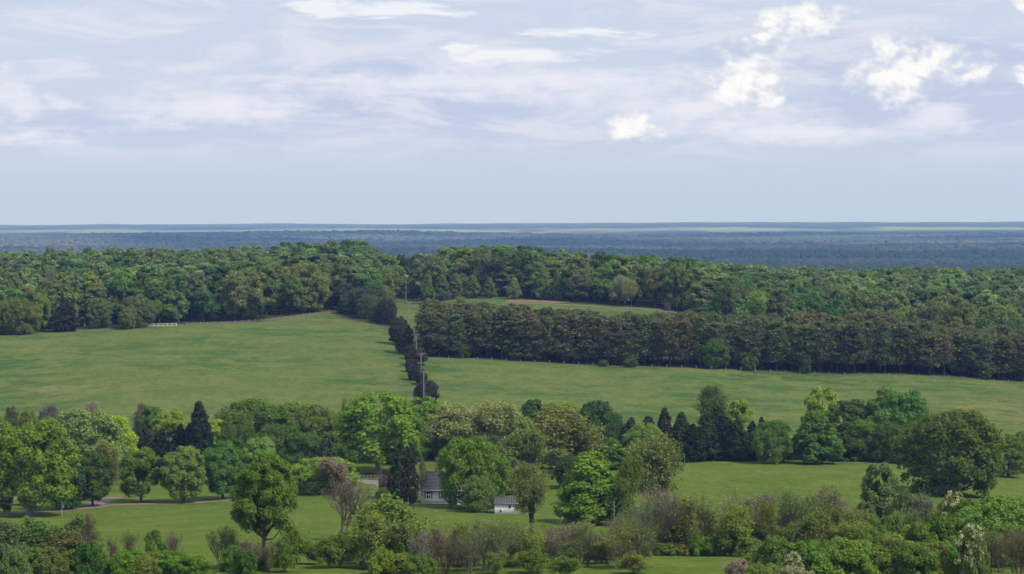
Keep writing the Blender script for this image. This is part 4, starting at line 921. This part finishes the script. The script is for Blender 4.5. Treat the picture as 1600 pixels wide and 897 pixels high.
def scatter(name, P3, ROT, SCL, TINT, IDX, protos, label):
    coll = bpy.data.collections.new(name + '_kinds')
    for j, me in enumerate(protos):
        coll.objects.link(bpy.data.objects.new('%s_kind_%02d' % (name, j), me))
    me = bpy.data.meshes.new(name); me.vertices.add(len(P3)); me.vertices.foreach_set('co', np.asarray(P3, np.float32).ravel())
    for nm, tp, arr, key in (('rotz', 'FLOAT_VECTOR', ROT, 'vector'), ('scl', 'FLOAT_VECTOR', SCL, 'vector'), ('tint', 'FLOAT_COLOR', TINT, 'color'), ('idx', 'INT', IDX, 'value')):
        a = me.attributes.new(nm, tp, 'POINT'); a.data.foreach_set(key, np.asarray(arr, np.int32 if tp == 'INT' else np.float32).ravel())
    o = link(name, me); o['kind'] = 'stuff'; o['label'] = label; o['category'] = 'woodland'
    ng = bpy.data.node_groups.new(name, 'GeometryNodeTree')
    ng.interface.new_socket('Geometry', in_out='INPUT', socket_type='NodeSocketGeometry'); ng.interface.new_socket('Geometry', in_out='OUTPUT', socket_type='NodeSocketGeometry')
    t = NT(ng); gi = t.node('NodeGroupInput'); gout = t.node('NodeGroupOutput'); iop = t.node('GeometryNodeInstanceOnPoints')
    ci = t.node('GeometryNodeCollectionInfo'); ci.inputs[0].default_value = coll; ci.inputs[1].default_value = True; ci.inputs[2].default_value = True
    def na(nm, tp): n = t.node('GeometryNodeInputNamedAttribute', data_type=tp); n.inputs[0].default_value = nm; return n.outputs[0]
    t.l.new(gi.outputs[0], iop.inputs['Points']); t.l.new(ci.outputs[0], iop.inputs['Instance']); iop.inputs['Pick Instance'].default_value = True
    t.l.new(na('idx', 'INT'), iop.inputs['Instance Index']); t.l.new(na('rotz', 'FLOAT_VECTOR'), iop.inputs['Rotation']); t.l.new(na('scl', 'FLOAT_VECTOR'), iop.inputs['Scale'])
    t.l.new(iop.outputs[0], gout.inputs[0])
    md = o.modifiers.new('scatter', 'NODES'); md.node_group = ng; return o
rest = pts[NIND:]
ry = np.array([p[2] for p in rest]); rx = np.array([p[3] for p in rest]); n = len(rest)
rng = np.random.RandomState(77)
h = rng.uniform(15, 24, n); wd = rng.uniform(.9, 1.6, n)
tint = np.array(FCOL)[rng.randint(0, len(FCOL), n)] * rng.uniform(.8, 1.2, (n, 1)) * [[1.0, 1.0, 1.0]]
scatter('ridge_woodland', np.stack([rx, ry, ground_z(rx, ry) - .1], 1), np.stack([np.zeros(n), np.zeros(n), rng.uniform(0, 6.28, n)], 1),
        np.stack([wd, wd, h / 20], 1), np.concatenate([tint, np.ones((n, 1))], 1), rng.randint(0, 5, n), [p[1] for p in PROTO['mass']], 'broadleaf woodland covering the ridge behind its front trees')

# far forest in the plain: lumpy crowns
def lump(seed):
    rng = np.random.RandomState(seed); nu, nv_ = 10, 5; V = []
    for j in range(nv_ + 1):
        for i in range(nu):
            a = i * 2 * math.pi / nu + j * .3; e = j / nv_ * math.pi / 2 * .98
            r = 1 + rng.uniform(-.22, .22)
            V.append([r * math.cos(a) * math.cos(e) ** .7, r * math.sin(a) * math.cos(e) ** .7, .35 + .65 * r * math.sin(e) if j else -.2])
    V = np.array(V); idx = np.arange((nv_ + 1) * nu).reshape(nv_ + 1, nu); nx_ = np.roll(idx, -1, 1)
    Q = np.stack([idx[:-1], nx_[:-1], nx_[1:], idx[1:]], -1).reshape(-1, 4)
    return mesh_obj('far_crown', V, [Q], M_FAR, smooth=True)
n = 80000
rng = np.random.RandomState(88)
dd_ = 2300 + (10500 - 2300) * rng.uniform(0, 1, n) ** 1.25; uu = rng.uniform(-.27, .27, n); xx = uu * dd_
clump = fbm2(xx, dd_, 420, 51, 4)
hh = (12 + 1.8 * rng.randn(n) + 4 * clump).clip(6, 22); ww = (5.2 + 1.2 * rng.randn(n)).clip(3, 9) * (1 + dd_ / 7000)
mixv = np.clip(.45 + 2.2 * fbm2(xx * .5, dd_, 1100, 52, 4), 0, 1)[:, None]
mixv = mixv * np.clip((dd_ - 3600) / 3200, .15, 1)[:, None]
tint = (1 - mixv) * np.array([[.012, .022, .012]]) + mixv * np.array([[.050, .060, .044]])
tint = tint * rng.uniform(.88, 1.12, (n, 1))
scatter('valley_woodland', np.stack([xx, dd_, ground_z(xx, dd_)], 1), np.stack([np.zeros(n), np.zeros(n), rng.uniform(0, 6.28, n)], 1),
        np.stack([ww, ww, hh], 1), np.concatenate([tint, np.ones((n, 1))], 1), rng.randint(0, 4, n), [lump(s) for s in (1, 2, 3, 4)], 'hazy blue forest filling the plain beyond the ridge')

# ------------------------------------------------------------------ house and outbuilding
def house():
    d = 534; x, y, z = at(656, d); rz = math.radians(-7)
    o = thing('white_house', (x, y, z), 'white clapboard house with steep grey roof and brick chimney among the trees', 'house', None, rz)
    L, B, Hh, f = 12.0, 8.0, 2.75, .45
    def part(name, mb, m, par=o): return link(name, mb.mesh(name, m), par)
    mb = MB(); mb.box((L / 2, B / 2, f / 2 - .6), (L - .1, B - .1, f + 1.2)); part('foundation', mb, M_STONE)
    mb = MB(); nb = 17; bh = Hh / nb
    for i in range(nb):       # lapped boards round the house
        zc = f + (i + .5) * bh
        mb.box((L / 2, .02, zc), (L, .06, bh + .02), tilt=-.10); mb.box((L / 2, B - .02, zc), (L, .06, bh + .02), tilt=.10)
        mb.box((.02, B / 2, zc), (.05, B - .1, bh)); mb.box((L - .02, B / 2, zc), (.05, B - .1, bh))
    rise = 3.7
    for xg in (.0, L):
        mb.poly([(xg, .0, f + Hh), (xg, B, f + Hh), (xg, B / 2, f + Hh + rise)])
    mb.box((L / 2, B / 2, f + Hh / 2), (L - .12, B - .12, Hh)); part('wall', mb, M_SIDING)
    r = MB(); ov = .4
    sl = math.atan2(rise, B / 2); ln = (B / 2 + ov) / math.cos(sl)
    courses = 14
    for s in (-1, 1):
        for i in range(courses):
            t = (i + .5) / courses; yy = B / 2 + s * (B / 2 + ov) * (1 - t); zz = f + Hh + rise - (B / 2 + ov) * (1 - t) * math.tan(sl) + .08
            r.box((L / 2, yy, zz), (L + .6, ln / courses * 1.12, .06), tilt=-s * (sl - .06))
    r.box((L / 2, B / 2, f + Hh + rise + .1), (L + .6, .3, .08)); rf = part('roof', r, M_ROOF)
    c = MB(); zc0 = f + Hh + 1.6
    for i in range(12): c.box((3.0, B / 2 + .9, zc0 + i * .24), (.75 - .02 * (i % 2), .75 - .02 * (i % 2), .22))
    c.box((3.0, B / 2 + .9, zc0 + 2.95), (.92, .92, .16)); link('chimney', c.mesh('chimney', M_BRICK), rf)
    g = MB(); g.box((L / 2, -.42, f + Hh - .08), (L + .6, .1, .12)); link('gutter', g.mesh('gutter', M_WHITE), rf)
    for xc in (1.75, 5.1, 8.6):
        wz = f + 1.55
        wmb = MB(); wmb.box((xc, -.03, wz), (.95, .05, 1.5)); wn = part('window', wmb, M_GLASS)
        fr = MB()
        for dx in (-.5, 0, .5): fr.box((xc + dx, -.07, wz), (.09, .07, 1.6))
        for dz in (-.78, 0, .78): fr.box((xc, -.075, wz + dz), (1.09, .06, .08))
        link('frame', fr.mesh('frame', M_WHITE), wn)
        for s in (-1, 1):
            sh = MB(); sh.box((xc + s * .78, -.06, wz), (.36, .05, 1.6))
            for k in range(9): sh.box((xc + s * .78, -.095, wz - .7 + k * .175), (.28, .03, .1), tilt=.3)
            link('shutter', sh.mesh('shutter', M_SHUT), wn)
    dm = MB(); dm.box((7.0, -.05, f + 1.05), (.95, .06, 2.1)); dr = part('door', dm, M_SHUT)
    k = MB(); k.box((7.35, -.11, f + 1.0), (.06, .06, .12)); link('handle', k.mesh('handle', M_METAL), dr)
house()
def shed():
    d = 506; x, y, z = at(771, d); o = thing('white_outbuilding', (x, y, z), 'low white outbuilding with dark sloping roof beside the big rounded tree', 'outbuilding', None, math.radians(-4))
    L, B = 8.1, 5.5; h0 = 2.35
    mb = MB(); n = 12
    for i in range(int(L / .3)): mb.box((.15 + i * .3, 0, h0 / 2 - .2), (.28, .06 + .02 * (i % 2), h0 + .4))
    mb.box((L / 2, B / 2 + .02, h0 / 2 - .2), (L - .1, B, h0 + .4))
    mb.poly([(0, 0, h0), (0, B, h0), (0, B / 2, h0 + .9)]); mb.poly([(L, 0, h0), (L, B, h0), (L, B / 2, h0 + .9)])
    link('wall', mb.mesh('wall', M_WHITE), o)
    r = MB(); sl = math.atan2(.9, B / 2); half = B / 2 + .35
    for s in (-1, 1):
        for i in range(16): r.box((-.2 + (i + .5) * (L + .5) / 16, B / 2 + s * half / 2, h0 + .98 - half / 2 * math.tan(sl) + .01 * (i % 2)), ((L + .5) / 16 - .02, half / math.cos(sl), .05), tilt=-s * sl)
    rf = link('roof', r.mesh('roof', M_ROOF), o)
    fmb = MB(); fmb.box((L / 2, -.42, h0 - .02), (L + .4, .05, .2)); link('fascia', fmb.mesh('fascia', M_TIMBER), rf)
    for xc, zc, ww, hh in ((3.4, 1.6, .55, .6), (1.4, .65, .4, .7)):
        m = MB(); m.box((xc, -.06, zc), (ww, .05, hh)); wn = link('window', m.mesh('window', M_GLASS), o)
        m = MB()
        for s in (-1, 1): m.box((xc + s * (ww / 2 + .03), -.09, zc), (.07, .05, hh + .12)); m.box((xc, -.09, zc + s * (hh / 2 + .03)), (ww, .05, .07))
        link('frame', m.mesh('frame', M_WHITE), wn)
shed()

# ------------------------------------------------------------------ poles and cables
def pole(px, top, d, label, arms=1, group='poles of the power line'):
    x, y, z = at(px, d); h = CAMZ - (top - HOR) * d / F - z
    o = thing('utility_pole', (x, y, z), label, 'utility pole', group)
    m = MB(); m.tube([(0, 0, -.8), (0, 0, h * .5), (0, 0, h + .25)], [.19, .16, .12], 8); link('post', m.mesh('post', M_POLE), o)
    tips = []
    for k in range(arms):
        zz = h - .15 - 3.4 * k; a = MB(); a.box((0, -.17, zz), (2.9, .12, .16)); arm = link('crossarm', a.mesh('crossarm', M_POLE), o)
        for dx in (-1.35, -.5, .5, 1.35):
            i = MB(); i.tube([(dx, -.17, zz + .08), (dx, -.17, zz + .18), (dx, -.17, zz + .22), (dx, -.17, zz + .3)], [.05, .08, .05, .07], 6); link('insulator', i.mesh('insulator', M_METAL), arm)
            if k == 0: tips.append((x + dx, y - .17, z + zz + .3))
    b = MB(); b.tube([(0, -.1, h - 1.0), (.75, -.17, h - .25)], .025, 4); b.tube([(0, -.1, h - 1.0), (-.75, -.17, h - .25)], .025, 4); link('brace', b.mesh('brace', M_METAL), o)
    return tips
PL = [(671, 622, 700, 1, 'nearest power pole, only its crossarm showing above the tree belt'), (661, 580, 768, 1, 'wooden power pole rising from the nearest roadside cedar'),
      (657, 552, 836, 2, 'power pole with two crossarms in the middle of the pasture line'), (649.5, 522, 888, 1, 'brightest wooden power pole at the corner of the pine stand'),
      (644, 511, 925, 1, 'power pole just behind the brightest one'), (638, 472, 1032, 1, 'power pole on the grass of the cleared cut'),
      (634, 430, 1180, 2, 'far power pole with two crossarms in the dark gap of the wood')]
tips = [pole(px, tp, d, lb, ar) for px, tp, d, ar, lb in PL]
def cable(name, A, label, sag=1.0, group=None, r=.011):
    m = MB()
    for a, b in zip(A[:-1], A[1:]):
        a, b = np.array(a), np.array(b); t = np.linspace(0, 1, 10)[:, None]
        m.tube(a + (b - a) * t - np.array([0, 0, sag]) * 4 * t * (1 - t), r, 4)
    return tag(link(name, m.mesh(name, M_WIRE)), label, 'cable', group)
for k in range(4):
    cable('power_cable', [tp[k] for tp in tips], 'thin cable strung along the crossarms of the power line', 1.2, 'cables of the power line')
def service(px, top, d, label):
    x, y, z = at(px, d); h = CAMZ - (top - HOR) * d / F - z
    o = thing('service_pole', (x, y, z), label, 'utility pole', 'slim poles of the garden line')
    m = MB(); m.tube([(0, 0, -.6), (0, 0, h * .5), (0, 0, h)], [.09, .08, .06], 8); link('post', m.mesh('post', M_POLE), o)
    m = MB(); m.tube([(0, 0, h), (0, 0, h + .1), (0, 0, h + .18)], [.06, .1, .05], 6); link('insulator', m.mesh('insulator', M_METAL), o)
    return (x, y, z + h + .15)
sp1 = service(461.5, 783, 462, 'slim wooden pole on the lawn between the near tree and the leafless tree')
sp2 = service(958.5, 786, 452, 'slim wooden pole in front of the bright green cone tree')
sp0 = at(-200, 480); sp0 = (sp0[0], sp0[1], sp0[2] + 7)
cable('garden_cable', [sp0, sp1, sp2], 'thin pale cable crossing the lawn below the house', 1.1, None, .016)
x, y, z = at(93, 527)
o = thing('sign_post', (x, y, z), 'slim white post with small hanging boards on the lawn before the forked tree', 'sign')
m = MB(); m.tube([(0, 0, -.3), (0, 0, 3.2)], .07, 6); link('post', m.mesh('post', M_WHITE), o)
m = MB(); m.box((.45, 0, 3.0), (.95, .08, .08)); link('bracket', m.mesh('bracket', M_WHITE), o)
for dx in (.35, .75):
    m = MB(); m.tube([(dx, 0, 2.98), (dx, 0, 2.4)], .03, 4); link('hanger', m.mesh('hanger', M_WHITE), o)
m = MB(); m.box((.35, -.02, 2.05), (.36, .1, .7)); link('board', m.mesh('board', M_WHITE), o)

# ------------------------------------------------------------------ fences
def fence(name, pix, label, mat, n_post, hp, rails, cat='fence', rail_r=None, pw=.14, dens=None):
    A = []
    for px, py in pix: d = depth_at(px, py) if py < 100000 else py - 100000; A.append((wx(px, d), d))
    A = np.array(A); L = np.concatenate([[0], np.cumsum(np.hypot(*np.diff(A, axis=0).T))])
    s = np.linspace(0, L[-1], n_post); X_ = np.interp(s, L, A[:, 0]); Y_ = np.interp(s, L, A[:, 1]); Z_ = ground_z(X_, Y_)
    o = thing(name, (X_[0], Y_[0], Z_[0]), label, cat); O = np.array([X_[0], Y_[0], Z_[0]])
    pm = MB(); pm.box((0, 0, hp / 2 - .2), (pw, pw, hp + .4)); pme = pm.mesh('post', mat)
    R_ = random.Random(n_post)
    for i in range(n_post): link('post', pme, o, (X_[i] - O[0], Y_[i] - O[1], Z_[i] - O[2]), (R_.uniform(-.05, .05), R_.uniform(-.05, .05), 0))
    for zr in rails:
        for i in range(n_post - 1):
            a = np.array([X_[i], Y_[i], Z_[i] + zr]) - O; b = np.array([X_[i + 1], Y_[i + 1], Z_[i + 1] + zr]) - O
            if rail_r:
                if i == 0: wm_ = MB()
                wm_.tube([a, b], rail_r, 3)
                if i == n_post - 2: link('wire', wm_.mesh('wire', M_WIRE), o)
            else:
                m_ = MB(); ln = float(np.linalg.norm(b - a)); m_.box((0, 0, 0), (ln, .06, .15))
                r_ = link('rail', m_.mesh('rail', mat), o, (a + b) / 2 + np.array([0, -.1, 0])); r_.rotation_euler = (0, -math.asin((b - a)[2] / ln), math.atan2((b - a)[1], (b - a)[0]))
fence('white_board_fence', [(226, 100000 + 1004), (275, 100000 + 1008)], 'short white board fence at the pasture edge before the left wood', M_WHITE, 8, 1.25, (.3, 1.1), pw=.16)
fence('rail_fence', [(290, 100000 + 1010), (400, 100000 + 1040), (470, 100000 + 1064), (522, 100000 + 1080)], 'brown rail fence along the foot of the left ridge wood', M_WOOD, 24, 1.4, (.5, 1.0), pw=.22)
fence('wire_fence', [(700, 100000 + 909), (900, 100000 + 902), (1250, 100000 + 894), (1600, 100000 + 890)], 'wire fence on thin posts along the foot of the pine stand', M_WOOD, 40, 1.35, (.5, .85, 1.2), rail_r=.012, pw=.16)
fence('board_fence', [(556, 100000 + 606), (578, 100000 + 605), (600, 100000 + 603)], 'grey weathered board fence beside the pale trunk and the house drive', M_WOOD, 9, 1.3, (.35, .75, 1.15), pw=.16)
fence('garden_fence', [(556, 100000 + 566), (580, 100000 + 566), (602, 100000 + 566)], 'thin dark post fence along the red gravel track', M_SHUT, 6, 1.2, (.5, 1.0), rail_r=.012, pw=.1)

# ------------------------------------------------------------------ haze: the air itself
hm, ht, hout = new_mat('haze_air')
pv = ht.node('ShaderNodeVolumePrincipled'); pv.inputs['Color'].default_value = (0.26, 0.46, 1.0, 1); pv.inputs['Density'].default_value = 6.6e-5; pv.inputs['Absorption Color'].default_value = (1, 1, 1, 1); pv.inputs['Anisotropy'].default_value = 0.0
ht.l.new(pv.outputs[0], hout.inputs['Volume'])
lowest = float(GZ.min()); top = CAMZ + 1.5
hz_ = MB(); hz_.box((0, 16500, (lowest - 1 + top) / 2), (40000, 36000, top - lowest + 1))
ho = link('haze', hz_.mesh('haze', hm)); ho['kind'] = 'stuff'
